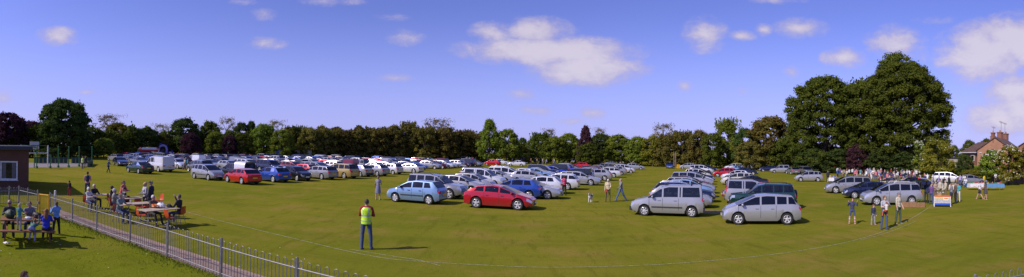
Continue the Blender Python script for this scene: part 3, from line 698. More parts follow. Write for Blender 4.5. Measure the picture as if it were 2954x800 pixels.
 ('hatchback', 'grey', 2478, 498, 20, 'dark grey hatchback under the big trees with its boot open', dict(lid=1)),
 ('hatchback', 'dark_red', 2600, 505, 30, 'dark red hatchback under the big trees', dict(lid=1)),
 ('saloon_car', 'navy', 2650, 548, 120, 'navy saloon with its boot lid up behind the silver people carrier', dict(lid=1)),
 ('people_carrier', 'white', 2736, 530, 150, 'white people carrier with a roof rack and open side door', dict(bars=1)),
 ('hatchback', 'grey', 2803, 536, 132, 'steel grey hatchback by the hedge, left of the blue covered stall table', dict(wheel='cover')),
]
for row in NEAR:
    kind, col, x, yb, hd, lab, opt = row; opt = dict(opt); mode = opt.pop('mode', 'c')
    build_car(kind, solve(kind, x, yb, hd, mode), hd, col, lab, GROUPC, True, opt)
# the dense rows of the left-hand field, in world space
CD = Vector((math.sin(R(16)), math.cos(R(16)), 0)); CP = Vector((CD.y, -CD.x, 0))
def clash(p, rad=2.3):
    for (k, x, y, hd) in CARS_PLACED:
        dx, dy = p.x-x, p.y-y; a = R(hd); u = dx*math.sin(a)+dy*math.cos(a); v = dx*math.cos(a)-dy*math.sin(a)
        if abs(u) < 4.5 and abs(v) < 2.1: return True
    return False
KINDS_R = ['hatchback']*6+['saloon_car']*4+['city_hatchback']*3+['estate_car']*3+['people_carrier']*3+['compact_people_carrier']*3+['off_roader']*2+['three_door_hatchback']+['small_van']
COLS_R = ['silver']*8+['navy']*6+['grey']*4+['white']*4+['blue']*4+['black']*4+['dark_red']*3+['red']*3+['light_blue']+['maroon']*2+['dark_green']+['pewter']*3+['gold']
ROWNAMES = []
def fill_row(s, t0, t1, hd, rowname, pitch=2.75, occ=.92, seed=0, lim=99, xr=(0, 2954)):
    rs = random.Random(seed); t = t0; n = 0
    while t < t1 and n < lim:
        p = CP*s+CD*t; t += pitch+rs.uniform(-.12, .25)
        if rs.random() > occ: continue
        p += CP*rs.uniform(-.35, .35)
        px, py = project(p)
        if clash(p) or not xr[0] < px < xr[1]: continue
        n += 1; k = rs.choice(KINDS_R); c = rs.choice(COLS_R); h = hd if rs.random() < .65 else hd+180; h += rs.uniform(-2.5, 2.5)
        fac = 'nose' if math.cos(R(h-azim(px))) < 0 else 'tail'
        build_car(k, p, h, jitter_col(c, rs), f"{c.replace('_', ' ')} {kindword(k)}, {ordn(n)} car of the {rowname}", GROUPC, False)
fill_row(-37.4, 34, 100, B_, 'row backing the bright red hatchback', seed=11, occ=.95)
fill_row(-43.4, 56, 96, A, 'row just beyond the gold people carrier', seed=21, occ=.85)
fill_row(-13.8, 36, 92, B_, 'file behind the light blue hatchback', seed=22, occ=.9)
fill_row(-8.0, 40, 92, A, 'file behind the crimson hatchback', seed=23, occ=.9)
fill_row(-49.5, 30, 104, A, 'row led by the dark green saloon', seed=12)
fill_row(-54.6, 33, 106, B_, 'row starting right of the white panel van', seed=13)
fill_row(-66.5, 36, 108, A, 'row led by the navy saloon', seed=14)
fill_row(-71.6, 37, 110, B_, 'row just behind the navy saloon', seed=15, occ=.9)
fill_row(-84, 40, 112, A, 'row nearest before the inflatables', seed=16, occ=.85)
fill_row(-89.2, 42, 112, B_, 'second row before the inflatables', seed=17, occ=.8, lim=22)
fill_row(-101, 50, 104, A, 'farthest row beside the inflatables', seed=18, occ=.7, lim=14)
print('cars', len(CARS_PLACED))
# ================================================================ trees and hedges
def fleaf(c1, c2, c3):
    def fn(t, b, o):
        a = t.n('ShaderNodeAttribute', attribute_name='tint').outputs['Fac']
        oi = t.n('ShaderNodeObjectInfo').outputs['Random']; g = t.n('ShaderNodeTexCoord').outputs['Object']
        c = t.mix(a, c1, c2); c = t.mix(t.m('MULTIPLY', t.ramp(t.noise(g, .35, 3), .48, .68), .7), c, c3)
        hsv = t.n('ShaderNodeHueSaturation', {'Hue': t.m('ADD', .485, t.m('MULTIPLY', oi, .03)), 'Value': t.m('ADD', .85, t.m('MULTIPLY', oi, .35)), 'Color': c})
        d = t.n('ShaderNodeBsdfDiffuse', {0: hsv}); tl = t.n('ShaderNodeBsdfTranslucent', {0: hsv}); t.put(o.inputs[0], t.n('ShaderNodeMixShader', {0: .38, 1: d, 2: tl}))
    return fn
def leafm(n, a, b, c): return mat(n, rough=.8, fn=fleaf(a, b, c))
LEAF = dict(
 oak=leafm('oak_leaves', (0.050, 0.073, 0.013), (0.148, 0.174, 0.025), (0.085, 0.112, 0.021)),
 dark=leafm('dark_leaves', (0.036, 0.067, 0.021), (0.104, 0.142, 0.031), (0.065, 0.099, 0.026)),
 hawthorn=leafm('hawthorn_leaves', (0.098, 0.099, 0.022), (0.233, 0.202, 0.043), (0.164, 0.125, 0.043)),
 green=leafm('fresh_leaves', (0.092, 0.142, 0.020), (0.246, 0.285, 0.037), (0.145, 0.195, 0.027)),
 yellow=leafm('yellow_green_leaves', (0.137, 0.153, 0.020), (0.294, 0.269, 0.036), (0.190, 0.179, 0.024)),
 copper=leafm('copper_leaves', (0.041, 0.020, 0.029), (0.114, 0.048, 0.062), (0.071, 0.034, 0.039)),
 pale=leafm('sparse_leaves', (0.179, 0.150, 0.070), (0.294, 0.239, 0.120), (0.210, 0.179, 0.080)))
BARK = mat('bark', (.065, .05, .038), .95)
BLOSS = mat('blossom', (.62, .62, .50), .9)
def leaf_mesh(name, pts, nrm, size, rs, material, tint):
    n = len(pts); a = rs.normal(size=(n, 3)); a -= nrm*np.sum(a*nrm, 1)[:, None]*.9; a /= np.linalg.norm(a, axis=1)[:, None]+1e-9
    b = np.cross(nrm, a); b /= np.linalg.norm(b, axis=1)[:, None]+1e-9
    sz = (size*rs.uniform(.55, 1.35, n))[:, None]
    q = np.stack([pts-a*sz*.5, pts-b*sz*.32+a*sz*.05, pts+a*sz*.5, pts+b*sz*.32], 1).reshape(-1, 3)
    me = bpy.data.meshes.new(name); me.vertices.add(4*n); me.vertices.foreach_set('co', q.astype(np.float32).ravel())
    me.loops.add(4*n); me.loops.foreach_set('vertex_index', np.arange(4*n, dtype=np.int32)); me.polygons.add(n)
    me.polygons.foreach_set('loop_start', np.arange(0, 4*n, 4, dtype=np.int32)); me.polygons.foreach_set('loop_total', np.full(n, 4, dtype=np.int32))
    at_ = me.attributes.new('tint', 'FLOAT', 'FACE'); at_.data.foreach_set('value', tint.astype(np.float32)); me.materials.append(material); me.update(); me.validate(); return me
def crown_mesh(name, seed, rx, ry, z0, z1, n, leaf, mt, lobes=60, shape='round', lobe_r=.24, spiky=0.0, lowfull=.42):
    """leaf faces gathered in uneven clumps over a crown envelope"""
    rs = np.random.RandomState(seed); h = z1-z0; L = []
    k = 0
    while len(L) < lobes and k < 5000:
        k += 1
        zz = rs.uniform(0, 1)**.85; an = rs.uniform(0, 2*np.pi)
        if shape == 'cone': f = max(.15, (1.0-zz**1.8)**.75)
        else: f = (1-max(0, (zz-lowfull)/(1-lowfull))**2.7)**.5*(1 if zz > .10 else .9)
        rad = f*rs.uniform(.25, 1.0)**.42*rs.uniform(.90, 1.06)
        L.append((np.cos(an)*rad*rx*.86, np.sin(an)*rad*ry*.86, z0+h*(.06+.86*zz), rs.uniform(.6, 1.25)))
    L = np.array(L); R0 = lobe_r*(rx+ry+h/2)/2.5
    w = L[:, 3]**2; idx = rs.choice(len(L), n, p=w/w.sum())
    d = rs.normal(size=(n, 3)); d /= np.linalg.norm(d, axis=1)[:, None]; d[:, 2] = np.where(d[:, 2] < -.55, -d[:, 2]*.5, d[:, 2])
    rr = R0*L[idx, 3]*np.clip(rs.normal(.80, .25, n), .05, 1.4)
    rag = 1+.30*np.sin(d[:, 0]*5+idx)*np.sin(d[:, 1]*6+idx*2.1)+.18*np.sin(d[:, 2]*11+idx*.7)
    rr = rr*rag
    ax = rx/max(rx, ry)
    pts = L[idx, :3]+d*rr[:, None]*np.array([1.05, 1.05, .88])
    ra = np.hypot(pts[:, 0]/rx, pts[:, 1]/ry); k_ = 1/np.percentile(ra, 98.5); pts[:, :2] *= k_; zt = np.percentile(pts[:, 2], 99.5); pts[:, 2] = z0+(pts[:, 2]-z0)*h/(zt-z0)
    if spiky > 0:
        m = rs.rand(n) < spiky; st = rs.randint(0, 70, n); a = st*2.4; 
        ex = np.stack([np.cos(a)*rx*(.2+.75*((st*37) % 11)/11), np.sin(a)*ry*.6, np.full(n, z1-h*.16)], 1); up = rs.rand(n)
        sp = ex+np.stack([np.cos(a*3)*up*h*.07, np.sin(a*5)*up*h*.05, up*h*(.16+.10*((st*13) % 7)/7)], 1)+rs.normal(size=(n, 3))*.14*(1.4-up)[:, None]*2
        pts[m] = sp[m]
    pts[:, 2] = np.maximum(pts[:, 2], .15)
    nr = d+rs.normal(size=(n, 3))*.42+np.array([0, 0, .25]); nr /= np.linalg.norm(nr, axis=1)[:, None]
    lt = rs.rand(len(L)); tint = np.clip(lt[idx]*.55+rs.rand(n)*.45, 0, 1)
    return leaf_mesh(name, pts, nr, leaf, rs, mt, tint)
def trunk_mesh(name, seed, h, r, spread, crown_z, nb=7):
    rs = random.Random(seed); m = MB(); pts = [(0, 0, -.1)]; x = y = 0
    for i in range(1, 7):
        x += rs.uniform(-.12, .12)*h/10; y += rs.uniform(-.12, .12)*h/10; pts.append((x, y, h*i/6*.85))
    m.tube(pts, [r*1.45, r, r*.88, r*.72, r*.5, r*.3, r*.12], 10)
    for k in range(nb):
        i = rs.choice((2, 3, 4, 5)); p = Vector(pts[i]); a = k*2.4+rs.uniform(-.4, .4); ln = spread*rs.uniform(.5, .85)
        q = p+Vector((math.cos(a)*ln*.45, math.sin(a)*ln*.45, h*.10)); e = p+Vector((math.cos(a)*ln, math.sin(a)*ln, h*rs.uniform(.15, .3)))
        m.tube([p, q, e], [r*.42, r*.26, r*.06], 7)
        for s in (-.5, .6): m.tube([q, q+Vector((math.cos(a+s)*ln*.4, math.sin(a+s)*ln*.4, h*.14))], [r*.18, r*.04], 5)
    return m.mesh(name, BARK, ang=60)
CROWNS = {}
def template(key):
    if key in CROWNS: return CROWNS[key]
    sh, sp, sd_ = key
    # unit crown: 10 m tall, 10 m wide, scaled per tree
    P = {'round': dict(z0=1.2, z1=10.0, n=17000, lobes=110, lobe_r=.15), 'bush': dict(z0=.2, z1=10.0, n=14000, lobes=110, lobe_r=.145), 'spiky': dict(z0=.2, z1=9.4, n=14000, lobes=100, lobe_r=.145, spiky=.14),
         'cone': dict(z0=.8, z1=10.0, n=14000, lobes=100, lobe_r=.14, shape='cone'), 'sparse': dict(z0=3.5, z1=10.0, n=3600, lobes=60, lobe_r=.13, spiky=.1)}[sh]
    ls = .42 if sh != 'sparse' else .26
    cm = crown_mesh('crown', sd_, 4.6, 4.6, P['z0'], P['z1'], P['n'], ls, LEAF[sp], P['lobes'], P.get('shape', 'round'), P['lobe_r'], P.get('spiky', 0))
    tm = trunk_mesh('trunk', sd_, 9.0 if sh != 'sparse' else 9.6, .30, 4.0, 2, 7 if sh != 'sparse' else 14)
    CROWNS[key] = (cm, tm); return CROWNS[key]
def tree(name, cat, label, x, ytop, halfw, dist, sp, sh='round', seed=0, group=None, dz=0.0):
    top = at_dist(x, ytop, dist); H = top.z; Wm = 2*halfw/FPX*dist; base = Vector((top.x, top.y, 0))
    cm, tm = template((sh, sp, 100+seed % 2)); t = thing(name, label, cat, base, seed*1.7, group)
    c = link('crown', cm, t); k = link('trunk', tm, t)
    sx = Wm/9.4; sz = H/10.0
    c.scale = (sx, sx, sz); k.scale = (sx*.9, sx*.9, sz); return t
def big_tree(name, label, x, ytop, halfw, dist, sp, seed, n, lobes, z0=1.5, lobe_r=.15, leaf=.55, shape='round', cat='tree'):
    top = at_dist(x, ytop, dist); H = top.z; Wm = halfw/FPX*dist; base = Vector((top.x, top.y, 0)); t = thing(name, label, cat, base)
    link('crown', crown_mesh('crown', seed, Wm*.93, Wm*.93, z0, H*.985, n, leaf, LEAF[sp], lobes, shape, lobe_r, 0.0, .5), t); link('trunk', trunk_mesh('trunk', seed, H*.85, H*.026, Wm*.8, 3, 12), t); return t
GT = 'trees along the far edge of the field'
big_tree('oak_tree', 'huge dome-shaped oak standing behind the green-posted ball court', 186, 289, 88, 108, 'dark', 21, 48000, 240, .5, .11, .5)
big_tree('copper_beech_tree', 'near-black copper beech left of the dome-shaped oak, behind the brick hut', 20, 327, 72, 112, 'copper', 22, 28000, 150, .5, .12)
big_tree('beech_tree', 'tall broad beech, left one of the two giant trees behind the stalls', 2380, 222, 118, 112, 'oak', 23, 120000, 520, .5, .08, .40)
big_tree('beech_tree', 'tallest spreading beech, right one of the two giant trees behind the stalls', 2608, 182, 150, 108, 'oak', 24, 180000, 700, .5, .07, .40)
big_tree('beech_tree', 'high thin-topped beech rising behind the tallest spreading beech', 2592, 150, 82, 132, 'oak', 25, 26000, 80, 8.0, .12)
T_ = [  # x, top y, half width, distance, leaf, shape, label
 (55, 424, 34, 106, 'dark', 'bush', 'dark low bush added in place of tree shade, left of the basketball backboard'),  # added low bushes standing in for the shade under the overhanging trees
 (150, 428, 40, 103, 'dark', 'bush', 'dark low bush added in place of tree shade, behind the ball court posts'),
 (232, 424, 40, 104, 'dark', 'bush', 'dark low bush added in place of tree shade, right of the oak trunk'),
 (95, 352, 45, 125, 'copper', 'round', 'dark purple tree wedged between copper beech and dome-shaped oak'),
 (318, 334, 48, 140, 'pale', 'sparse', 'thin pale tree with bare twigs above the yellow-green tree'),
 (340, 356, 38, 122, 'yellow', 'round', 'yellow-green tree in front of the thin pale tree'),
 (282, 385, 40, 118, 'hawthorn', 'bush', 'low brownish bush right of the dome-shaped oak'),
 (300, 400, 30, 112, 'green', 'bush', 'small green bush at the foot of the yellow-green tree'),
 (382, 382, 34, 130, 'hawthorn', 'spiky', 'twiggy brown-green tree between yellow-green tree and dark ball-like tree'),
 (423, 370, 37, 120, 'dark', 'round', 'dark ball-like tree behind the red and white inflatable'),
 (465, 360, 34, 140, 'pale', 'sparse', 'pale twiggy treetop above the inflatable arch'),
 (478, 388, 34, 122, 'hawthorn', 'bush', 'brown-green tree right behind the purple inflatable arch'),
 (532, 344, 50, 122, 'dark', 'round', 'large dark rounded tree right of the inflatable arch'),
 (552, 385, 30, 112, 'copper', 'bush', 'purple-leaved tree at the foot of the large dark rounded tree'),
 (606, 352, 34, 126, 'oak', 'round', 'mid green tree behind the purple-leaved shrub'),
 (620, 382, 32, 118, 'green', 'bush', 'light green tree above the dark estate cars'),
 (655, 342, 30, 140, 'pale', 'sparse', 'pale brown treetop with open twigs'),
 (664, 392, 24, 116, 'copper', 'bush', 'reddish small tree among the green treeline'),
 (700, 356, 30, 132, 'dark', 'round', 'dark pointed-topped tree right of the pale brown treetop'),
 (725, 352, 26, 136, 'dark', 'cone', 'dark narrow tree beside its dark pointed-topped neighbour'),
 (700, 384, 34, 118, 'oak', 'bush', 'dull green bush in front of the two dark trees'),
 (762, 360, 38, 124, 'green', 'round', 'fresh green rounded tree above the bright blue hatchback'),
 (800, 350, 32, 140, 'pale', 'sparse', 'grey-green open treetop behind the fresh green tree'),
 (815, 376, 34, 120, 'green', 'bush', 'fresh green bushy tree left of the blue market van'),
 (858, 364, 34, 126, 'oak', 'spiky', 'green treetop above the blue market van'),
 (895, 370, 36, 124, 'hawthorn', 'bush', 'brownish hawthorn above the white motorhome'),
 (940, 372, 36, 126, 'hawthorn', 'spiky', 'brownish hawthorn right of the white motorhome'),
 (985, 374, 38, 128, 'hawthorn', 'spiky', 'twiggy hawthorn above the off-roader in the grass aisle'),
 (1035, 372, 40, 130, 'hawthorn', 'bush', 'dense brown hawthorn above the two silver hatchbacks'),
 (1085, 368, 40, 132, 'hawthorn', 'spiky', 'twiggy hawthorn above the white sweeping hatchback'),
 (1135, 364, 40, 134, 'hawthorn', 'bush', 'dense hawthorn left of the spiky tall twigs'),
 (1180, 352, 30, 136, 'hawthorn', 'spiky', 'hawthorn with tall spiky twigs standing above the hedge line'),
 (1225, 366, 42, 134, 'hawthorn', 'spiky', 'brown hawthorn right of the tall spiky twigs'),
 (1262, 346, 50, 150, 'pale', 'sparse', 'faint open tree rising behind the brown hawthorns'),
 (1285, 370, 42, 136, 'hawthorn', 'bush', 'dense hawthorn under the faint open tree'),
 (1335, 376, 42, 140, 'hawthorn', 'spiky', 'last brown hawthorn before the tall bright green tree'),
 (1375, 396, 30, 140, 'hawthorn', 'bush', 'low hawthorn at the left foot of the tall bright green tree'),
 (1412, 347, 36, 134, 'green', 'cone', 'tall bright green tree with a pointed top'),
 (1462, 375, 36, 134, 'green', 'round', 'bright green rounded tree leaning on the tall pointed one'),
 (1508, 399, 16, 190, 'dark', 'round', 'small distant dark tree in the gap of the treeline'),
 (1500, 420, 32, 138, 'yellow', 'bush', 'yellow-green shrub low in the gap of the treeline'),
 (1560, 384, 32, 140, 'oak', 'spiky', 'feathery-topped tree right of the gap in the treeline'),
 (1582, 374, 26, 150, 'pale', 'sparse', 'open twiggy treetop behind the feathery-topped tree'),
 (1600, 396, 36, 138, 'green', 'bush', 'green tree right of the feathery-topped tree'),
 (1645, 387, 38, 142, 'green', 'round', 'rounded green tree left of the purple tree'),
 (1690, 365, 24, 134, 'copper', 'cone', 'deep purple tree standing out of the green treeline'),
 (1728, 372, 24, 150, 'pale', 'sparse', 'thin leaning twigs right of the deep purple tree'),
 (1735, 388, 36, 145, 'dark', 'round', 'dark green tree right of the deep purple tree'),
 (1700, 415, 36, 132, 'oak', 'bush', 'dull green bush in front of the deep purple tree'),
 (1785, 390, 38, 142, 'green', 'bush', 'mid green tree second right of the deep purple tree'),
 (1840, 396, 38, 138, 'green', 'round', 'fresh green tree above the white compact people carrier'),
 (1885, 394, 36, 136, 'yellow', 'bush', 'yellowish tree left of the ladder'),
 (1915, 360, 40, 160, 'pale', 'sparse', 'faint bare-twigged treetop above the ladder'),
 (1925, 388, 38, 134, 'hawthorn', 'spiky', 'brown-green tree behind the ladder'),
 (1970, 378, 36, 134, 'hawthorn', 'spiky', 'olive tree right of the ladder'),
 (2015, 378, 36, 132, 'hawthorn', 'bush', 'olive bushy tree left of the willow'),
 (2055, 386, 34, 128, 'oak', 'bush', 'dull green tree at the left foot of the willow'),
 (2100, 343, 36, 134, 'green', 'spiky', 'drooping willow with hanging pale foliage'),
 (2150, 372, 34, 126, 'dark', 'round', 'dark tree right of the drooping willow'),
 (2222, 340, 72, 122, 'hawthorn', 'round', 'wide olive dome tree left of the two giant beeches'),
 (2160, 410, 44, 118, 'hawthorn', 'bush', 'olive bush behind the plain white high van'),
 (2265, 400, 46, 116, 'oak', 'bush', 'dull green bush behind the silver leisure van'),
 (2480, 420, 40, 104, 'copper', 'bush', 'reddish bush in the shade between the two giant beeches'),
 (2335, 420, 44, 108, 'dark', 'bush', 'dark bush under the left giant beech'),
 (2415, 430, 44, 106, 'dark', 'bush', 'dark bush under the meeting crowns of the giant beeches'),
 (2545, 432, 46, 102, 'dark', 'bush', 'dark bush under the trunk of the tallest beech'),
 (2610, 440, 44, 100, 'dark', 'bush', 'dark bush right of the trunk of the tallest beech'),
 (2488, 236, 74, 118, 'oak', 'round', 'dull green tree filling the notch between the two giant beeches'),
 (2795, 406, 24, 190, 'oak', 'round', 'far round tree behind the low brick house wing'),
 (2846, 402, 22, 200, 'oak', 'round', 'far small tree between the house chimneys'),
 (2752, 422, 22, 130, 'oak', 'bush', 'green tree left of the brick house wing'),
 (2808, 490, 32, 78, 'yellow', 'bush', 'low yellow-green hedge bush behind the steel grey hatchback'),
 (2785, 448, 26, 84, 'dark', 'round', 'clipped dark evergreen before the brick house'),
 (2845, 470, 28, 80, 'green', 'bush', 'green shrub at the foot of the brick house gable'),
]
for i, (x, y, hw_, d, sp, sh, lab) in enumerate(T_):
    tree({'bush': 'bush', 'round': 'broadleaf_tree', 'cone': 'conical_tree', 'spiky': 'hawthorn_tree', 'sparse': 'sparse_tree'}[sh], 'bush' if sh == 'bush' else 'tree', lab, x, y, hw_*1.12, d, sp, sh, i, GT)
# the understorey that closes the treeline
def hedge(name, label, pts, h0, h1, sp, n, seed, depth=4):
    rs = np.random.RandomState(seed); P = [np.array([at_dist(x, 450, d).x, at_dist(x, 450, d).y]) for x, d in pts]; seg = []
    cum = [0]
    for a, b in zip(P, P[1:]): cum.append(cum[-1]+np.linalg.norm(b-a))
    s = rs.rand(n)*cum[-1]; X = np.interp(s, cum, [p[0] for p in P]); Y = np.interp(s, cum, [p[1] for p in P])
    hh = h0+(h1-h0)*(.5+.5*np.sin(s*.35+np.sin(s*.13)*2)*np.cos(s*.9)); u = rs.rand(n)**.6; off = rs.normal(size=n)*depth*.35*(1-.5*u)
    r = np.hypot(X, Y); X = X+X/r*off; Y = Y+Y/r*off
    pts_ = np.stack([X, Y, np.maximum(.1, hh*u+rs.normal(size=n)*.2)], 1); nr = rs.normal(size=(n, 3))+np.stack([-X/r*.8, -Y/r*.8, np.full(n, .6)], 1); nr /= np.linalg.norm(nr, axis=1)[:, None]
    o = link(name, leaf_mesh(name, pts_, nr, .6, rs, LEAF[sp], np.clip(.5+.5*np.sin(s*.8)*rs.rand(n), 0, 1))); return tag(o, label, 'hedge')
hedge('hedge', 'long dark hedge closing the foot of the treeline', [(-60, 112), (290, 117), (700, 132), (1100, 142), (1450, 150), (1800, 150), (2150, 132), (2350, 120), (2700, 112)], 5.0, 8.6, 'oak', 90000, 5)
hedge('hedge', 'tall brown hawthorn hedge behind the left-hand parked rows', [(820, 127), (1000, 130), (1200, 138), (1390, 144)], 7.0, 9.6, 'hawthorn', 60000, 8, 6)
hedge('hedge', 'clipped low green hedge behind the white people carrier', [(2690, 92), (2790, 88), (2860, 84)], 1.6, 2.2, 'green', 6000, 6, 1.5)
def blossom_bush(label, x, ytop, hw_, dist, sp, seed, nb, n=11000):
    top = at_dist(x, ytop, dist); H = top.z; W_ = hw_/FPX*dist; t = thing('blossom_bush', label, 'bush', Vector((top.x, top.y, 0)))
    cm = crown_mesh('crown', seed, W_*.9, W_*.9, .5, H*.97, n, .30, LEAF[sp], 60, 'round', .17); link('crown', cm, t)
    link('trunk', trunk_mesh('trunk', seed, H*.8, .14, W_*.8, 1, 8), t)
    if nb:
        rs = np.random.RandomState(seed); co = np.zeros(len(cm.vertices)*3); cm.vertices.foreach_get('co', co); co = co.reshape(-1, 3)
        r = np.linalg.norm((co-np.array([0, 0, H*.5]))/np.array([W_, W_, H*.5]), axis=1); c = np.where(r > .82)[0]; c = rs.choice(c, min(nb, len(c)), replace=False); m = MB()
        for k in c:
            p = co[k]*1.03; s_ = rs.uniform(.05, .12); m.ell(p, (s_, s_, s_*.6), seg=5, rings=3)
        m.obj('blossom', BLOSS, t)
    return t
blossom_bush('yellow-green rounded bush with a fringe of white blossom, beside the white people carrier', 2705, 402, 58, 88, 'yellow', 41, 60, 16000)
blossom_bush('loose shrub streaked with white blossom under the right beech', 2652, 408, 24, 92, 'green', 42, 320, 5000)
blossom_bush('round bush covered in cream-white flowers right of the stall tables', 2912, 420, 44, 66, 'yellow', 43, 330, 12000)
blossom_bush('sparser blossoming bush before the brick gable', 2862, 432, 40, 72, 'green', 44, 110, 8000)
blossom_bush('brownish leafy shrub at the far right end by the board fence', 2962, 424, 32, 68, 'hawthorn', 45, 0, 7000)
# ================================================================ railings, gate, hut, court, houses
STEEL = mat('galvanised_steel', (.19, .185, .195), .55, .3); YELL = mat('yellow_paint', (.72, .38, .01), .45); GREENP = mat('green_paint', (.012, .12, .03), .5); WHITEP = mat('white_paint', (.72, .72, .70), .5)
def railing_panel(a, b, parent, h=.93, hoop=.115):
    m = MB(); d = (b-a); L = d.length; d.normalize(); n = max(2, int(L/.118)); n += n % 2; q = L/n
    for i in range(n//2):
        p0 = a+d*(q*(2*i+.5)); p1 = a+d*(q*(2*i+1.5)); r = q/2; mid = (p0+p1)/2
        arc = [mid+d*(-r*math.cos(t))+Vector((0, 0, h+r*math.sin(t)*1.25)) for t in [math.pi*k/8 for k in range(9)]]
        m.tube([p0+Vector((0, 0, .08))]+arc+[p1+Vector((0, 0, .08))], .0095, 5)
    for z, r in ((h-.10, .017), (.14, .017)): m.tube([a+Vector((0, 0, z)), b+Vector((0, 0, z))], r, 6)
    return m.obj('railing_panel', STEEL, parent)
def fpost(p, parent, h=1.06):
    m = MB(); m.box(p+Vector((0, 0, h/2)), (.055, .055, h)); m.ell(p+Vector((0, 0, h)), (.03, .03, .02), seg=8, rings=4); return m.obj('post', STEEL, parent)
fen = thing('railings', 'grey bow-topped steel railings running along the pink path from the yellow gate', 'fence', F0)
fen.location = (0, 0, 0)
posts = [0, 2.6, 4.9, 7.4, (F1-F0).length]; s = posts[-1]
while s+2.68 < FL: s += 2.68; posts.append(s)
for a, b in zip(posts, posts[1:]): railing_panel(fence_pt(a), fence_pt(b), fen)
for s in posts: fpost(fence_pt(s), fen)
g0 = at(109, 549, 1.06); G2 = at(55, 537, 1.06); G3 = at(-60, 541, 1.06); g0.z = G2.z = G3.z = 0
f2 = thing('railings', 'grey steel railings between the yellow gate and the brick hut', 'fence', (0, 0, 0))
PP = [g0, g0.lerp(G2, .5), G2, G2.lerp(G3, .25), G2.lerp(G3, .5), G2.lerp(G3, .75), G3]
for a, b in zip(PP, PP[1:]): railing_panel(a, b, f2)
for p in PP: fpost(p, f2)
# yellow gate
gt = thing('gate', 'bright yellow metal gate standing open at the end of the railings', 'gate', (0, 0, 0)); m = MB(); a = F0+Vector((-.06, .05, 0)); b = at(114, 559, 1.12); b.z = 0; a = at(141, 562, 1.12); a.z = 0; d = b-a
for z in (.12, 1.08): m.tube([a+Vector((0, 0, z)), b+Vector((0, 0, z))], .035, 8)
for p in (a, b): m.tube([p+Vector((0, 0, .05)), p+Vector((0, 0, 1.12))], .04, 8)
m.obj('gate_frame', YELL, gt); m = MB()
for i in range(1, 10): p = a+d*(i/10); m.tube([p+Vector((0, 0, .12)), p+Vector((0, 0, 1.08))], .011, 6)
m.obj('gate_bars', YELL, gt); m = MB(); m.box(b+Vector((.02, -.05, .7)), (.08, .1, .12)); m.obj('latch', STEEL, gt)
m = MB(); m.tube([F0+Vector((.25, .12, 0)), F0+Vector((.25, .12, 1.15))], .05, 10); m.ell(F0+Vector((.25, .12, 1.15)), (.055, .055, .04), seg=10, rings=5); tag(m.obj('bollard', WHITEP), 'slim white marker post beside the yellow gate', 'post')
# brick hut
def fbrick(c1, c2, mort, sc=1.0):
    def fn(t, b, o):
        g = t.n('ShaderNodeTexCoord').outputs['Object']; sp = t.n('ShaderNodeSeparateXYZ', {0: g}); v = t.n('ShaderNodeCombineXYZ', {0: t.m('ADD', sp.outputs[0], sp.outputs[1]), 1: sp.outputs[2], 2: 0.0}).outputs[0]
        br = t.n('ShaderNodeTexBrick', {'Vector': v, 'Color1': c1, 'Color2': c2, 'Mortar': mort, 'Scale': sc, 'Mortar Size': .008, 'Brick Width': .23, 'Row Height': .075}); br.inputs['Bias'].default_value = -.2
        c = t.mix(t.m('MULTIPLY', t.ramp(t.noise(g, .7, 4), .4, .7), .35), br.outputs[0], tuple(x*.6 for x in c1)); t.put(b.inputs['Base Color'], c)
    return fn
BRICKD = mat('dark_brick', rough=.9, fn=fbrick((.135, .050, .028), (.095, .036, .022), (.11, .09, .065)))
BRICKO = mat('orange_brick', rough=.9, fn=fbrick((.38, .17, .085), (.29, .12, .06), (.33, .27, .20)))
BRICKR = mat('red_brick', rough=.9, fn=fbrick((.26, .095, .05), (.20, .07, .04), (.25, .2, .15)))
FASCIA = mat('dark_fascia', (.03, .035, .045), .6); WINGL = mat('hut_window_glass', (.015, .016, .014), .06, Specular_IOR_Level=.6)
hh = 2.95; hc_ = at_dist(83, 500, 33.5); hc_.z = 0
hut = thing('brick_hut', 'dark brick flat-roofed hut with a white framed window beside the ball court', 'building', hc_, R(62))
# local frame: corner at the origin, wall runs along -x, depth along +y
hx0, hx1, hy0, hy1 = -14.0, 0.0, 0.0, 9.0; wx0, wx1, wz0, wz1 = -2.05, -.80, .80, 2.15; m = MB()
for (x0, x1, z0, z1) in ((hx0, wx0, 0, hh), (wx1, hx1, 0, hh), (wx0, wx1, 0, wz0), (wx0, wx1, wz1, hh)): m.box(((x0+x1)/2, .15, (z0+z1)/2), (x1-x0, .3, z1-z0))
m.box((hx1-.15, hy1/2+.15, hh/2), (.3, hy1-.3, hh)); m.box((hx0/2-.15, hy1+.15, hh/2), (-hx0-.3, .3, hh)); m.obj('wall', BRICKD, hut, smooth=False)
m = MB(); m.box((hx0/2, hy1/2+.1, hh+.14), (-hx0+.5, hy1+.9, .28)); m.obj('roof', FASCIA, hut, smooth=False)
m = MB(); c = .10
for (x0, x1, z0, z1) in ((wx0, wx1, wz0, wz0+c), (wx0, wx1, wz1-c, wz1), (wx0, wx0+c, wz0+c, wz1-c), (wx1-c, wx1, wz0+c, wz1-c)): m.box(((x0+x1)/2, .02, (z0+z1)/2), (x1-x0, .12, z1-z0))
m.box(((wx0+wx1)/2, -.05, wz0-.03), (wx1-wx0+.1, .14, .05)); wn = m.obj('window', WHITEP, hut, smooth=False); m = MB(); m.box(((wx0+wx1)/2, .05, (wz0+wz1)/2), (wx1-wx0-2*c, .02, wz1-wz0-2*c)); m.obj('pane', WINGL, wn, smooth=False)
CURT = mat('curtain', (.16, .15, .14), .9)
for x0 in (wx0+.12, wx1-.42): m = MB(); m.box((x0+.15, .035, (wz0+wz1)/2), (.28, .006, wz1-wz0-.2)); m.obj('curtain', CURT, wn)
# low kerb of raised tarmac before the hut
m = MB(); m.box((-37, 15.9, .02), (16, 2.6, .03)); struct(m.obj('path', PATH))
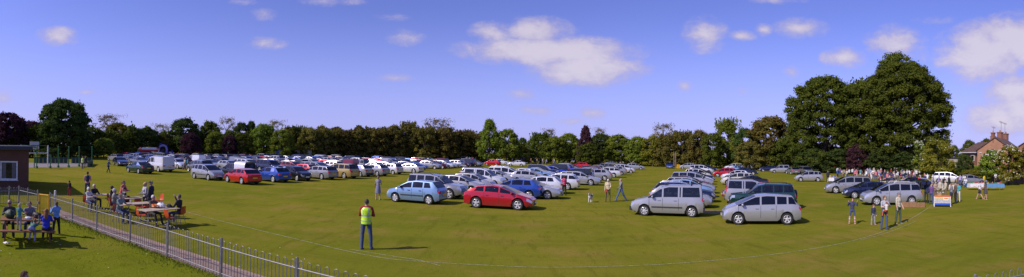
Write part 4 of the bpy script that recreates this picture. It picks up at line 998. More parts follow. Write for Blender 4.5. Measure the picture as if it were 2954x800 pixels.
# ball court
TARM = mat('court_tarmac', (.22, .19, .175), .9); BOARD = mat('green_board', (.012, .05, .035), .6)
c0 = at(-60, 487); c1 = at(262, 480); c2 = at(268, 470); c3 = at(-60, 470); m = MB(); m.quad(c0+Vector((0, 0, .01)), c1+Vector((0, 0, .01)), c2+Vector((0, 0, .01)), c3+Vector((0, 0, .01))); struct(m.obj('court_surface', TARM))
def posts_row(pts, mt, r, h, labs):
    for (x, y), lab in zip(pts, labs):
        p = at(x, y); m = MB(); m.tube([p, p+Vector((0, 0, h))], r, 8); m.ell(p+Vector((0, 0, h)), (r*1.5, r*1.5, r), seg=8, rings=4); m.box(p+Vector((0, 0, .15)), (r*3.4, r*3.4, .3)); tag(m.obj('court_post', mt), lab, 'post', 'green posts of the ball court')
posts_row([(106, 486), (168, 484), (198, 483.5), (228, 481), (265, 479)], GREENP, .075, 2.95, ['green court post beside the basketball board', 'green court post right of the white goal frame', 'green court post midway along the court front', 'green court post just left of the hi-vis steward', 'green court post at the right end of the court'])
p = at(145, 486); m = MB(); m.tube([p, p+Vector((0, 0, 1.9))], .07, 8); m.box(p+Vector((0, 0, .15)), (.25, .25, .3)); tag(m.obj('court_post', GREENP), 'short green court post right beside the white goal upright', 'post')
gl = thing('goal_frame', 'white goal frame with crossbars on the ball court', 'goal', (0, 0, 0)); pr = at(137.5, 485); pl = at(60, 485.5)
for p in (pr, pl): m = MB(); m.tube([p, p+Vector((0, 0, 3.15))], .085, 8); m.obj('upright', WHITEP, gl)
m = MB(); m.tube([pl+Vector((0, 0, 2.05)), pr+Vector((0, 0, 2.05))], .05, 8); m.obj('crossbar', WHITEP, gl); m = MB(); m.tube([pl+Vector((0, 0, 3.08)), pr+Vector((0, 0, 3.08))], .05, 8); m.obj('top_bar', GREENP, gl)
pb = at(99, 485); e = (pr-pl).normalized(); bb = thing('basketball_board', 'pale grey basketball backboard with a green hoop above the court', 'backboard', (0, 0, 0)); m = MB(); rot = Matrix.Rotation(math.atan2(e.y, e.x), 3, 'Z')
m.box(pb+Vector((0, 0, 3.1)), (1.3, .06, 1.05), 0, rot); m.obj('backboard', mat('board_grey', (.5, .5, .5), .5), bb); m = MB(); nn = Vector((e.y, -e.x, 0)); hc = pb+nn*.35+Vector((0, 0, 2.85))
m.tube([hc+Vector((math.cos(t)*.25, math.sin(t)*.25, 0)) for t in [2*math.pi*k/12 for k in range(13)]], .02, 5, cap=False); m.box(pb+nn*.08+Vector((0, 0, 2.85)), (.3, .16, .12), 0, rot); m.obj('hoop', GREENP, bb)
m = MB(); m.tube([pb-nn*.05+Vector((0, 0, 0)), pb-nn*.05+Vector((0, 0, 3.3))], .07, 8); m.obj('pole', GREENP, bb)
bf = thing('court_boards', 'low dark green kick boards around the far side of the ball court', 'fence', (0, 0, 0)); q0, q1 = at(100, 472), at(264, 472.5); e2 = (q1-q0); n = 14
for i in range(n+1):
    p = q0+e2*(i/n); m = MB(); m.tube([p, p+Vector((0, 0, 1.15))], .05, 6); m.obj('post', GREENP, bf)
    if i < n and i != 8: m = MB(); m.box(q0+e2*((i+.5)/n)+Vector((0, 0, .55)), (e2.length/n-.14, .06, 1.0), 0, Matrix.Rotation(math.atan2(e2.y, e2.x), 3, 'Z')); m.obj('board_panel', BOARD, bf)
m = MB(); q2 = at(252, 483); q3 = at(268, 474)
e3 = q3-q2; m.box(q2+e3/2+Vector((0, 0, .4)), (e3.length, .06, .8), 0, Matrix.Rotation(math.atan2(e3.y, e3.x), 3, 'Z')); m.obj('board_panel', BOARD, bf)
# houses on the right
TILE = mat('brown_roof_tiles', (.10, .055, .045), .9, fn=lambda t, b, o: t.put(b.inputs['Base Color'], t.mix(t.ramp(t.noise(t.n('ShaderNodeTexCoord').outputs['Object'], 2.5, 5, .7), .35, .65), (.075, .042, .036), (.14, .085, .065))))
def Pz(x, y, d): return at_dist(x, y, d)
def house_block(t, cen, ax, wid, dep, eave, ridge, wall, gable='x'):
    """ax = unit vector of the gable wall; ridge runs away along ay"""
    ay = Vector((-ax.y, ax.x, 0)); a = cen-ax*wid/2; b = cen+ax*wid/2; c = b+ay*dep; d = a+ay*dep; Z = Vector((0, 0, 1)); m = MB()
    for p, q in ((b, c), (c, d), (d, a)): m.quad(p, q, q+Z*eave, p+Z*eave)
    for (p, q) in ((a, b), (d, c)):
        k = len(m.v); m.v += [tuple(p), tuple(q), tuple(q+Z*eave), tuple((p+q)/2+Z*ridge), tuple(p+Z*eave)]; m.face((k, k+1, k+2, k+3, k+4))
    m.obj('wall', wall, t, smooth=False); m = MB(); o = .35
    for s, p0, p1 in ((-1, a, d), (1, b, c)):
        e0, e1 = p0+ax*s*o+Z*(eave-o*.8*(ridge-eave)/(wid/2))-ay*.25, p1+ax*s*o+Z*(eave-o*.8*(ridge-eave)/(wid/2))+ay*.25; r0, r1 = cen+Z*(ridge+.06)-ay*.25, cen+ay*dep+Z*(ridge+.06)+ay*.25
        m.quad(e0, e1, r1, r0); m.quad(e0-Z*.14, e1-Z*.14, r1-Z*.14, r0-Z*.14); m.quad(e0, r0, r0-Z*.14, e0-Z*.14)
    return m.obj('roof', TILE, t, smooth=False)
def chimney(parent, p, w_=.6, h=1.5, pots=1):
    m = MB(); m.box(p+Vector((0, 0, h/2)), (w_, w_, h)); m.box(p+Vector((0, 0, h-.1)), (w_+.14, w_+.14, .16)); c = m.obj('chimney', BRICKR, parent, smooth=False)
    for k in range(pots): m = MB(); m.tube([p+Vector(((k-(pots-1)/2)*.3, 0, h)), p+Vector(((k-(pots-1)/2)*.3, 0, h+.35))], [.12, .10], 8); m.obj('chimney_pot', BRICKO, c)
def aerial(parent, p, h=1.8):
    m = MB(); m.tube([p, p+Vector((0, 0, h))], .035, 5); m.tube([p+Vector((-.7, 0, h)), p+Vector((.7, 0, h))], .025, 5)
    for k in range(6): m.tube([p+Vector((-.6+k*.24, -.2, h-.25)), p+Vector((-.6+k*.24, .2, h+.25))], .018, 4)
    m.obj('aerial', STEEL, parent)
h1 = thing('brick_house', 'orange brick gable-ended house with brown roof behind the flowering bushes', 'house', (0, 0, 0))
D = 88; ap = Pz(2871, 396, D); gw = 190/2.4925/FPX*D*1.12; ax = Vector((math.cos(R(-73)), math.sin(R(-73)), 0)); base = Vector((ap.x, ap.y, 0)); rf = house_block(h1, base, ax, 6.9, 9.5, 5.5, ap.z, BRICKO)
ay = Vector((-ax.y, ax.x, 0))
chimney(rf, base+ay*.3-ax*.5+Vector((0, 0, ap.z-1.0)), .6, 1.9, 1); chimney(rf, base+ay*4+Vector((0, 0, ap.z-.3)), .9, 1.5, 2); chimney(rf, base+ay*9+Vector((0, 0, ap.z-.3)), .9, 1.5, 2); aerial(rf, base+ay*4.8+Vector((0, 0, ap.z+1.0)), 2.2); aerial(rf, base+ay*8.2+Vector((0, 0, ap.z+1.2)), 2.0)
m = MB(); pw_ = base-ax*1.6-ay*.04
m.box(pw_+Vector((0, 0, 4.1)), (.9, .08, 1.1), 0, Matrix.Rotation(math.atan2(ax.y, ax.x), 3, 'Z')); wn = m.obj('window', WHITEP, h1); m = MB(); m.box(pw_-ay*.05+Vector((0, 0, 4.1)), (.7, .03, .9), 0, Matrix.Rotation(math.atan2(ax.y, ax.x), 3, 'Z')); m.obj('pane', WINGL, wn)
h2 = thing('brick_house', 'lower red brick house wing with a dark brown hipped roof, left of the orange gable', 'house', (0, 0, 0)); wl = Pz(2776, 460, D+6); wl.z = 0; wr_ = Pz(2832, 460, D+1); wr_.z = 0; a2 = (wr_-wl); ln = a2.length; a2.normalize(); n2_ = Vector((-a2.y, a2.x, 0)); m = MB(); ev = 5.0; rg = 7.1; dp = 6
cs = [wl, wr_, wr_+n2_*dp, wl+n2_*dp]
for i in range(4): p, q = cs[i], cs[(i+1) % 4]; m.quad(p, q, q+Vector((0, 0, ev)), p+Vector((0, 0, ev)))
m.obj('wall', BRICKR, h2, smooth=False); m = MB(); Z = Vector((0, 0, 1)); E_ = [wl-a2*.4-n2_*.4+Z*ev, wr_+a2*.2-n2_*.4+Z*ev, wr_+a2*.2+n2_*(dp+.4)+Z*ev, wl-a2*.4+n2_*(dp+.4)+Z*ev]; r0, r1 = wl+a2*1.2+n2_*dp/2+Z*rg, wr_+a2*.2+n2_*dp/2+Z*rg
m.quad(E_[0], E_[1], r1, r0); m.quad(E_[2], E_[3], r0, r1); k = len(m.v); m.v += [tuple(E_[3]), tuple(E_[0]), tuple(r0), tuple(E_[1]), tuple(E_[2]), tuple(r1)]; m.face((k, k+1, k+2)); m.face((k+3, k+4, k+5)); rf2 = m.obj('roof', TILE, h2, smooth=False)
m = MB()
for i in range(4): p, q = E_[i], E_[(i+1) % 4]; m.tube([p-Z*.08, q-Z*.08], .09, 6)
m.tube([wr_-a2*.15-n2_*.1, wr_-a2*.15-n2_*.1+Z*ev], .06, 6); m.obj('gutter', WHITEP, h2); chimney(rf2, r1-a2*.5-Z*.3, .8, 1.4, 1); aerial(rf2, r1-a2*.4+Z*1.0, 1.8)
for k, f in enumerate((.2, .55)):
    p = wl+a2*(ln*f)-n2_*.03+Z*3.9; m = MB(); rot = Matrix.Rotation(math.atan2(a2.y, a2.x), 3, 'Z'); m.box(p, (1.1, .08, 1.1), 0, rot); wn = m.obj('window', WHITEP, h2); m = MB(); m.box(p-n2_*.05, (.9, .03, .9), 0, rot); m.obj('pane', WINGL, wn)
h3 = thing('brick_house', 'red brick house with brown roof cut by the right edge of the view', 'house', (0, 0, 0)); q = Pz(2985, 392, 80); house_block(h3, Vector((q.x, q.y, 0)), Vector((math.cos(R(-62)), math.sin(R(-62)), 0)), 8.5, 9, 5.0, q.z, BRICKR)
h4 = thing('garage', 'small flat-roofed pale garage left of the red brick house wing', 'garage', (0, 0, 0)); q = Pz(2766, 450, 100); m = MB(); m.box((q.x, q.y, 1.9), (3, 4, 3.8)); m.obj('wall', mat('render', (.38, .33, .28), .9), h4, smooth=False); m = MB(); m.box((q.x, q.y, 3.92), (3.4, 4.4, .24)); m.obj('roof', FASCIA, h4, smooth=False)
WOODF = mat('fence_wood', (.20, .13, .085), .9, fn=lambda t, b, o: t.put(b.inputs['Base Color'], t.mix(t.ramp(t.noise(t.n('ShaderNodeMapping', {0: t.n('ShaderNodeTexCoord').outputs['Object'], 'Scale': (6, 6, .4)}), 2, 3), .35, .65), (.15, .10, .07), (.26, .18, .125))))
fw = thing('board_fence', 'brown close-boarded fence behind the flowering bush at the right end', 'fence', (0, 0, 0)); pa, pb_ = at_dist(2860, 500, 78), at_dist(3010, 500, 64); pa.z = pb_.z = 0; dd = pb_-pa; nb = 9; rot = Matrix.Rotation(math.atan2(dd.y, dd.x), 3, 'Z')
for i in range(nb):
    m = MB(); seg = dd.length/nb; nbd = 14
    for j in range(nbd): m.box(pa+dd*((i+(j+.5)/nbd)/nb)+Vector((0, 0, .85))+rot @ Vector((0, .012*(j % 2), 0)), (seg/nbd*.98, .02, 1.6), 0, rot)
    m.obj('fence_panel', WOODF, fw, smooth=False)
    m = MB(); m.box(pa+dd*(i/nb)+Vector((0, 0, .9)), (.1, .1, 1.8), 0, rot); m.obj('post', WOODF, fw, smooth=False)
# ladder, inflatables, market van, motorhome
RED = mat('red_vinyl', (.42, .02, .02), .35); WV = mat('white_vinyl', (.7, .68, .68), .35); PV = mat('purple_vinyl', (.05, .04, .30), .35); LV = mat('lilac_vinyl', (.35, .30, .62), .35)
ld = thing('ladder', 'wooden ladder standing upright by the blue hatchback', 'ladder', (0, 0, 0)); p = at(1947, 487); m = MB()
for s in (-.25, .25): m.tube([p+Vector((s, 0, 0)), p+Vector((s, .4, 4.3))], .05, 6)
for k in range(11): m.tube([p+Vector((-.25, .04*k, .35*k+.3)), p+Vector((.25, .04*k, .35*k+.3))], .035, 5)
m.obj('ladder_frame', mat('pale_wood', (.4, .3, .2), .8), ld); 
m = MB(); p = at(1957, 486); m.box(p+Vector((0, 0, .5)), (.9, .5, 1.0), taper=.8); tag(m.obj('sign_board', YELL), 'yellow sandwich board beside the ladder', 'sign')
inf = thing('bouncy_castle', 'red and white inflatable with tube rails beyond the white panel van', 'inflatable', (0, 0, 0)); p = at_dist(430, 440, 118); p.z = 0; u = Vector((math.cos(R(40)), math.sin(R(40)), 0)); u = Vector((p.y, -p.x, 0)).normalized(); v = Vector((-u.y, u.x, 0))
for z, mt, nm in ((.5, RED, 'base_tube'), (1.1, WV, 'lower_tube'), (1.75, RED, 'middle_tube'), (2.35, WV, 'upper_tube')):
    m = MB()
    for s in (-1.6, 1.6): m.tube([p-u*2.1+v*s+Vector((0, 0, z)), p+u*2.1+v*s+Vector((0, 0, z))], .36, 10)
    for s in (-2.1, 2.1): m.tube([p+u*s-v*1.6+Vector((0, 0, z)), p+u*s+v*1.6+Vector((0, 0, z))], .36, 10)
    m.obj(nm, mt, inf)
for s in (-2.0, 2.0): m = MB(); m.tube([p+u*s-v*1.6, p+u*s-v*1.6+Vector((0, 0, 2.5))], .38, 10); m.ell(p+u*s-v*1.6+Vector((0, 0, 2.5)), (.38, .38, .3)); m.obj('corner_pillar', RED, inf)
sg = thing('goal_frame', 'white football goal frame in front of the red and white inflatable', 'goal', (0, 0, 0)); a, b = at_dist(398, 450, 112), at_dist(457, 450, 112); a.z = b.z = 0
m = MB(); m.tube([a, a+Vector((0, 0, 2.3)), b+Vector((0, 0, 2.3)), b], .06, 6); m.obj('frame', WHITEP, sg)
ar = thing('bouncy_castle', 'purple inflatable slide with a tall rounded arch', 'inflatable', (0, 0, 0)); p = at_dist(472, 440, 118); p.z = 0; u = Vector((p.y, -p.x, 0)).normalized(); v = Vector((-u.y, u.x, 0))
for off, rad, hh_, mt, nm in ((1.6, 1.15, 2.6, PV, 'rear_arch'), (0.2, 1.0, 2.2, LV, 'middle_arch')):
    m = MB(); m.tube([p-u*.2+v*off-u*rad]+[p-u*.2+v*off+u*(-math.cos(t)*rad)+Vector((0, 0, hh_+math.sin(t)*rad)) for t in [math.pi*k/10 for k in range(11)]]+[p-u*.2+v*off+u*rad], .3, 10, cap=True); m.obj(nm, mt, ar)
m = MB(); m.v += [tuple(p-u*1.2+v*1.5+Vector((0, 0, 0))), tuple(p+u*.9+v*1.5), tuple(p+u*.9+v*1.5+Vector((0, 0, 3.2))), tuple(p-u*1.2+v*1.5+Vector((0, 0, 3.2))), tuple(p-u*1.2+v*1.7), tuple(p+u*.9+v*1.7), tuple(p+u*.9+v*1.7+Vector((0, 0, 3.2))), tuple(p-u*1.2+v*1.7+Vector((0, 0, 3.2)))]
for q in ((0, 1, 2, 3), (4, 7, 6, 5), (0, 4, 5, 1), (3, 2, 6, 7), (0, 3, 7, 4), (1, 5, 6, 2)): m.face(q)
m.obj('back_panel', PV, ar)
m = MB(); m.tube([p+u*1.3-v*1, p+u*1.5-v*1+Vector((0, 0, 1.2)), p+u*2.1-v*.5+Vector((0, 0, 1.6)), p+u*2.6-v*1+Vector((0, 0, .9))], [.7, .65, .5, .3], 10); m.obj('side_bolster', PV, ar)
m = MB(); m.box(p+Vector((0, 0, .3)), (4.6, 3.4, .6), 0, Matrix.Rotation(math.atan2(u.y, u.x), 3, 'Z')); m.obj('base', PV, ar)
mh = thing('motorhome', 'white motorhome with a roof rack beyond the parked cars', 'motorhome', at_dist(868, 440, 125)*1.0); mh.location.z = 0; mh.rotation_euler.z = R(165)
m = MB(); m.v = [(x, y, z) for y in (-1.05, 1.05) for x, z in ((-2.9, .45), (2.9, .45), (2.95, 1.15), (2.3, 1.35), (1.7, 2.25), (1.5, 2.7), (-2.9, 2.7))]; k = 7
m.face(range(6, -1, -1)); m.face(range(7, 14))
for i in range(7): m.face((i, (i+1) % 7, 7+(i+1) % 7, 7+i))
m.obj('body', WHITEP, mh, smooth=False)
m = MB(); m.quad((2.34, -.95, 1.38), (2.34, .95, 1.38), (1.77, .95, 2.23), (1.77, -.95, 2.23)); m.obj('windscreen', DGLASS, mh, smooth=False)
for s in (-1, 1):
    for x0, x1, z0, z1 in ((.95, 1.75, 1.35, 2.05), (-1.9, -.6, 1.5, 2.1)): m = MB(); m.box(((x0+x1)/2, s*1.06, (z0+z1)/2), (x1-x0, .03, z1-z0)); m.obj('window', DGLASS, mh, smooth=False)
    for x in (-1.8, 1.9): m = MB(); m.lathe([(-.1, .01), (-.1, .34), (.1, .34), (.1, .01)], (x, s*.95, .35), seg=14); m.obj('wheel', TYRE, mh)
m = MB()
for s in (-.95, .95): m.tube([(-2.8, s, 2.95), (1.6, s, 2.95)], .04, 5)
for x in (-2.8, -1.4, 0, 1.5): m.tube([(x, -.95, 2.95), (x, .95, 2.95)], .03, 5); m.tube([(x, -.95, 2.7), (x, -.95, 2.95)], .03, 4); m.tube([(x, .95, 2.7), (x, .95, 2.95)], .03, 4)
m.obj('roof_rack', STEEL, mh)
build_car('large_van', at_dist(815, 440, 128)*Vector((1, 1, 0)) if False else Vector((at_dist(815, 440, 128).x, at_dist(815, 440, 128).y, 0)), 115, (.015, .05, .32), 'bright blue market van under the trees left of the white motorhome', 'vans by the boot sale', True, {})
# ================================================================ people
SKIN = [(.42, .24, .17), (.50, .30, .22), (.33, .18, .12)]
def cmat(name, col, rough=.85): return mat(name+'_%d_%d_%d' % tuple(int(c*999) for c in col), col, rough)
def rotx(v, a): c, s = math.cos(a), math.sin(a); return Vector((v.x, v.y*c-v.z*s, v.y*s+v.z*c))
def fk(P, H):
    s = H/1.75; J = {}; lean = R(P.get('lean', 0)); t = Vector((R(0), math.sin(lean), math.cos(lean)))
    legs = {}
    for k, sg in (('l', -1), ('r', 1)):
        hf, sp, kf = P.get('leg_'+k, (0, 3, 0)); a = R(hf); th = Vector((sg*math.sin(R(sp)), math.sin(a), -math.cos(a))); a2 = R(hf-kf); sh = Vector((sg*math.sin(R(sp))*.4, math.sin(a2), -math.cos(a2)))
        legs[k] = (sg, th.normalized(), sh.normalized(), a2)
    ch = P.get('child', 0); TH, SH = (.43*s, .42*s) if not ch else (.39*s, .39*s)
    z = P['seat']+.09 if 'seat' in P else max(-(l[1].z*TH+l[2].z*SH)+.075*s for l in legs.values())
    pel = Vector((0, 0, z)); J['pel'] = pel
    for k, (sg, th, sh, a2) in legs.items():
        hip = pel+Vector((sg*.095*s, 0, -.02*s)); kn = hip+th*TH; an = kn+sh*SH; ft = an+Vector((sg*.03*s, .15*s*math.cos(a2 if a2 > -1 else 0), -.045*s)); ft.z = max(ft.z, .035*s) if an.z < .35 else ft.z
        J['hip'+k], J['kn'+k], J['an'+k], J['ft'+k] = hip, kn, an, ft
    J['wai'] = pel+t*.17*s; J['che'] = pel+t*.36*s; J['nb'] = pel+t*.49*s; J['sc'] = pel+t*.455*s
    hp = R(P.get('nod', 0))+lean*.3; hd = Vector((0, math.sin(hp), math.cos(hp))); J['hc'] = J['nb']+hd*(.165*s if not ch else .155*s)+Vector((0, .015*s, 0)); J['hd'] = hd
    for k, sg in (('l', -1), ('r', 1)):
        fl, ab, el, inw = P.get('arm_'+k, (3, 8, 12, 0)); fl += math.degrees(lean)*.6
        u = Vector((sg*math.sin(R(ab)), math.sin(R(fl))*math.cos(R(ab)), -math.cos(R(fl))*math.cos(R(ab)))); a = R(fl+el); f = Vector((0, math.sin(a), -math.cos(a))); f = Vector((-sg*math.sin(R(inw))+u.x*.5*math.cos(R(inw)), f.y*math.cos(R(inw)), f.z*(1 if abs(inw) < 50 else .5))).normalized()
        sh = J['sc']+Vector((sg*.175*s, 0, 0)); e = sh+u*.275*s; w_ = e+f*.245*s; J['sh'+k], J['el'+k], J['wr'+k], J['ha'+k], J['fd'+k] = sh, e, w_, w_+f*.085*s, f
    J['s'] = s; return J
def person_body(P, H, detail, outfit, bulk=1.0):
    """closed limbs and trunk fused by a voxel remesh into one skin, then coloured by the nearest bone"""
    J = fk(P, H); s = J['s']; m = MB(); bones = []; fem = outfit.get('fem', 0); lf = outfit.get('sleeve', 'long'); lg = outfit.get('legs', 'long'); seg = 10
    def limb(pts, rad, regs):
        m.tube(pts, rad, seg)
        for p, r in zip(pts, rad): m.ell(p, (r, r, r), seg=seg, rings=6)
        for a, b, r, g in zip(pts, pts[1:], rad, regs): bones.append((Vector(a), Vector(b), r, g))
    b = bulk; tz = (J['nb']-J['pel']).normalized(); q = Vector((0, 0, 1)).rotation_difference(tz).to_matrix()
    m.ell(J['pel'], (.165*s*b*(1.04 if fem else 1), .125*s*b, .13*s), rot=q, seg=14, rings=10); bones.append((J['pel']-Vector((.07*s, 0, .03)), J['pel']+Vector((.07*s, 0, -.03)), .10*s, 'bot'))
    m.ell(J['wai'], (.145*s*b*(.92 if fem else 1), .112*s*b, .17*s), rot=q, seg=14, rings=10); m.ell(J['che'], (.172*s*b*(.92 if fem else 1), .122*s*b, .18*s), rot=q, seg=14, rings=10)
    m.tube([J['shl'], J['sc']+tz*.02*s, J['shr']], [.066*s*b, .085*s*b, .066*s*b], 10); bones += [(J['wai'], J['che'], .13*s, 'top'), (J['pel']+tz*.10*s, J['wai'], .13*s, 'top'), (J['shl'], J['shr'], .08*s, 'top')]
    if fem: m.ell(J['che']+q@Vector((.07*s, .09*s, .0)), (.06*s, .055*s, .06*s)); m.ell(J['che']+q@Vector((-.07*s, .09*s, .0)), (.06*s, .055*s, .06*s))
    m.tube([J['sc'], J['nb']+tz*.02*s, J['hc']], [.062*s, .052*s, .05*s], 10); bones.append((J['nb']+tz*.03*s, J['hc']-J['hd']*.06*s, .04*s, 'skin'))
    hq = Vector((0, 0, 1)).rotation_difference(J['hd']).to_matrix() @ Matrix.Rotation(R(P.get('turn', 0)), 3, 'Z'); hs = s*(1.0 if not P.get('child') else 1.18); hc = J['hc']
    m.ell(hc, (.073*hs, .092*hs, .112*hs), rot=hq, seg=16, rings=12); m.ell(hc+hq@Vector((0, .035*hs, -.065*hs)), (.048*hs, .055*hs, .05*hs), rot=hq)
    m.ell(hc+hq@Vector((0, .094*hs, -.018*hs)), (.013*hs, .02*hs, .022*hs), rot=hq, seg=8, rings=6)
    for e in (-1, 1): m.ell(hc+hq@Vector((e*.074*hs, -.005*hs, -.012*hs)), (.012*hs, .02*hs, .03*hs), rot=hq, seg=8, rings=6)
    bones.append((hc, hc+Vector((0, 0, .001)), .10*hs, 'head'))
    for k in 'lr':
        K = .088 if lg != 'bare' else .075
        limb([J['hip'+k], J['kn'+k]], [K*s*b, .058*s*b], ['bot' if lg != 'bare' else 'skin'] if lg in ('long', 'bare') else ['bot']); sk = 'bot' if lg == 'long' else 'sock' if outfit.get('socks') else 'skin'
        limb([J['kn'+k], J['an'+k]], [.058*s if sk != 'bot' else .062*s*b, .038*s if sk != 'bot' else .052*s], [sk])
        limb([J['an'+k]+Vector((0, -.03*s, -.03*s)), J['ft'+k]], [.042*s, .034*s], ['shoe'])
        sl = {'long': ('top', 'top'), 'short': ('top', 'skin'), 'none': ('skin', 'skin')}[lf]; t_ = 1 if lf == 'long' else .88
        limb([J['sh'+k], J['el'+k]], [.056*s*b*t_, .044*s*b*t_], [sl[0]]); limb([J['el'+k], J['wr'+k]], [.044*s*b*t_, .030*s*(1.15 if lf == 'long' else 1)], [sl[1]]); limb([J['wr'+k], J['ha'+k]], [.026*s, .034*s], ['skin'])
    if outfit.get('skirt'):
        c = J['pel']; dn = Vector((0, 0, -1)) if 'seat' not in P else ((J['knl']+J['knr'])/2-c).normalized(); L_ = outfit['skirt']*s; m.tube([c+Vector((0, 0, .06*s)), c+dn*L_*.4, c+dn*L_], [.15*s, .19*s, .22*s], 16); bones.append((c, c+dn*(L_-.12*s), .19*s, 'bot'))
    me = m.mesh('tmp', [], True); o = bpy.data.objects.new('tmp', me); scene.collection.objects.link(o); md = o.modifiers.new('r', 'REMESH'); md.mode = 'VOXEL'; md.voxel_size = detail; md.use_smooth_shade = True
    sm = o.modifiers.new('s', 'SMOOTH'); sm.factor = .5; sm.iterations = 2
    dg = bpy.context.evaluated_depsgraph_get(); ev = o.evaluated_get(dg); out = bpy.data.meshes.new_from_object(ev, depsgraph=dg); bpy.data.objects.remove(o); bpy.data.meshes.remove(me)
    n = len(out.polygons); C = np.empty(n*3, np.float32); out.polygons.foreach_get('center', C); C = C.reshape(-1, 3)
    regs = ['skin', 'top', 'bot', 'shoe', 'head', 'sock']; best = np.full(n, 9e9); bi = np.zeros(n, int)
    for (a, b2, r, g) in bones:
        a = np.array(a); d = np.array(b2)-a; L2 = max(1e-9, d@d); t = np.clip(((C-a)@d)/L2, 0, 1); ds = np.linalg.norm(C-a-t[:, None]*d, axis=1)-r; k = ds < best; best[k] = ds[k]; bi[k] = regs.index(g)
    J['hq'] = hq; J['hs'] = hs; return out, bi, C, J, regs
def fingers(mm, J, mi=0):
    s = J['s']
    for k, sg in (('l', -1), ('r', 1)):
        w_, h_, f = J['wr'+k], J['ha'+k], J['fd'+k]; side = f.cross(Vector((0, 0, 1))) if abs(f.z) < .8 else Vector((0, 1, 0)); side = side.normalized(); pn = f.cross(side).normalized()*(-sg)
        for i, (o, ln) in enumerate(((-.027, .062), (-.009, .075), (.010, .070), (.028, .054))):
            p = h_+side*o*s; q = p+f*ln*.5*s; e = q+(f*.7+pn*.6).normalized()*ln*.5*s; mm.tube([p, q, e], [.0105*s, .0095*s, .007*s], 6, mi)
        p = w_+f*.03*s-side*.02*s; q = p+(f*.5-side*.85).normalized()*.035*s; e = q+(f*.9-side*.2).normalized()*.032*s; mm.tube([p, q, e], [.013*s, .011*s, .008*s], 6, mi)
def hair_mesh(J, style, mats):
    m = MB(); c, q, s = J['hc'], J['hq'], J['hs']
    if style in ('short', 'thin'):
        k = 1.06 if style == 'short' else 1.03; m.ell(c+q@Vector((0, -.014*s, .012*s)), (.077*s*k, .094*s*k, .113*s*k), rot=q @ Matrix.Rotation(R(28 if style == 'short' else 50), 3, 'X'), seg=16, rings=8, zmin=-.05)
    elif style == 'bob': m.ell(c+q@Vector((0, -.018*s, .012*s)), (.09*s, .105*s, .125*s), rot=q @ Matrix.Rotation(R(40), 3, 'X'), seg=16, rings=9, zmin=-.35)
    elif style == 'long': m.ell(c+q@Vector((0, -.018*s, .012*s)), (.088*s, .102*s, .122*s), rot=q @ Matrix.Rotation(R(38), 3, 'X'), seg=16, rings=9, zmin=-.3); m.tube([c+q@Vector((0, -.06*s, .03*s)), c+q@Vector((0, -.085*s, -.08*s)), c+q@Vector((0, -.09*s, -.20*s)), c+q@Vector((0, -.08*s, -.28*s))], [.06*s, .078*s, .065*s, .02*s], 10)
    elif style == 'tail': m.ell(c+q@Vector((0, -.014*s, .012*s)), (.08*s, .097*s, .116*s), rot=q @ Matrix.Rotation(R(30), 3, 'X'), seg=16, rings=8, zmin=-.05); m.tube([c+q@Vector((0, -.09*s, .05*s)), c+q@Vector((0, -.135*s, .0)), c+q@Vector((0, -.12*s, -.14*s))], [.025*s, .035*s, .012*s], 8)
    elif style == 'curly':
        rs = random.Random(4)
        for _ in range(60):
            d = Vector((rs.gauss(0, 1), rs.gauss(0, 1)-.35, rs.gauss(0, 1)+.5)).normalized()
            if d.y > .45 and d.z < .45: continue
            m.ell(c+q@Vector((d.x*.078*s, d.y*.095*s, d.z*.115*s)), (.026*s,)*3, seg=7, rings=5)
    return m
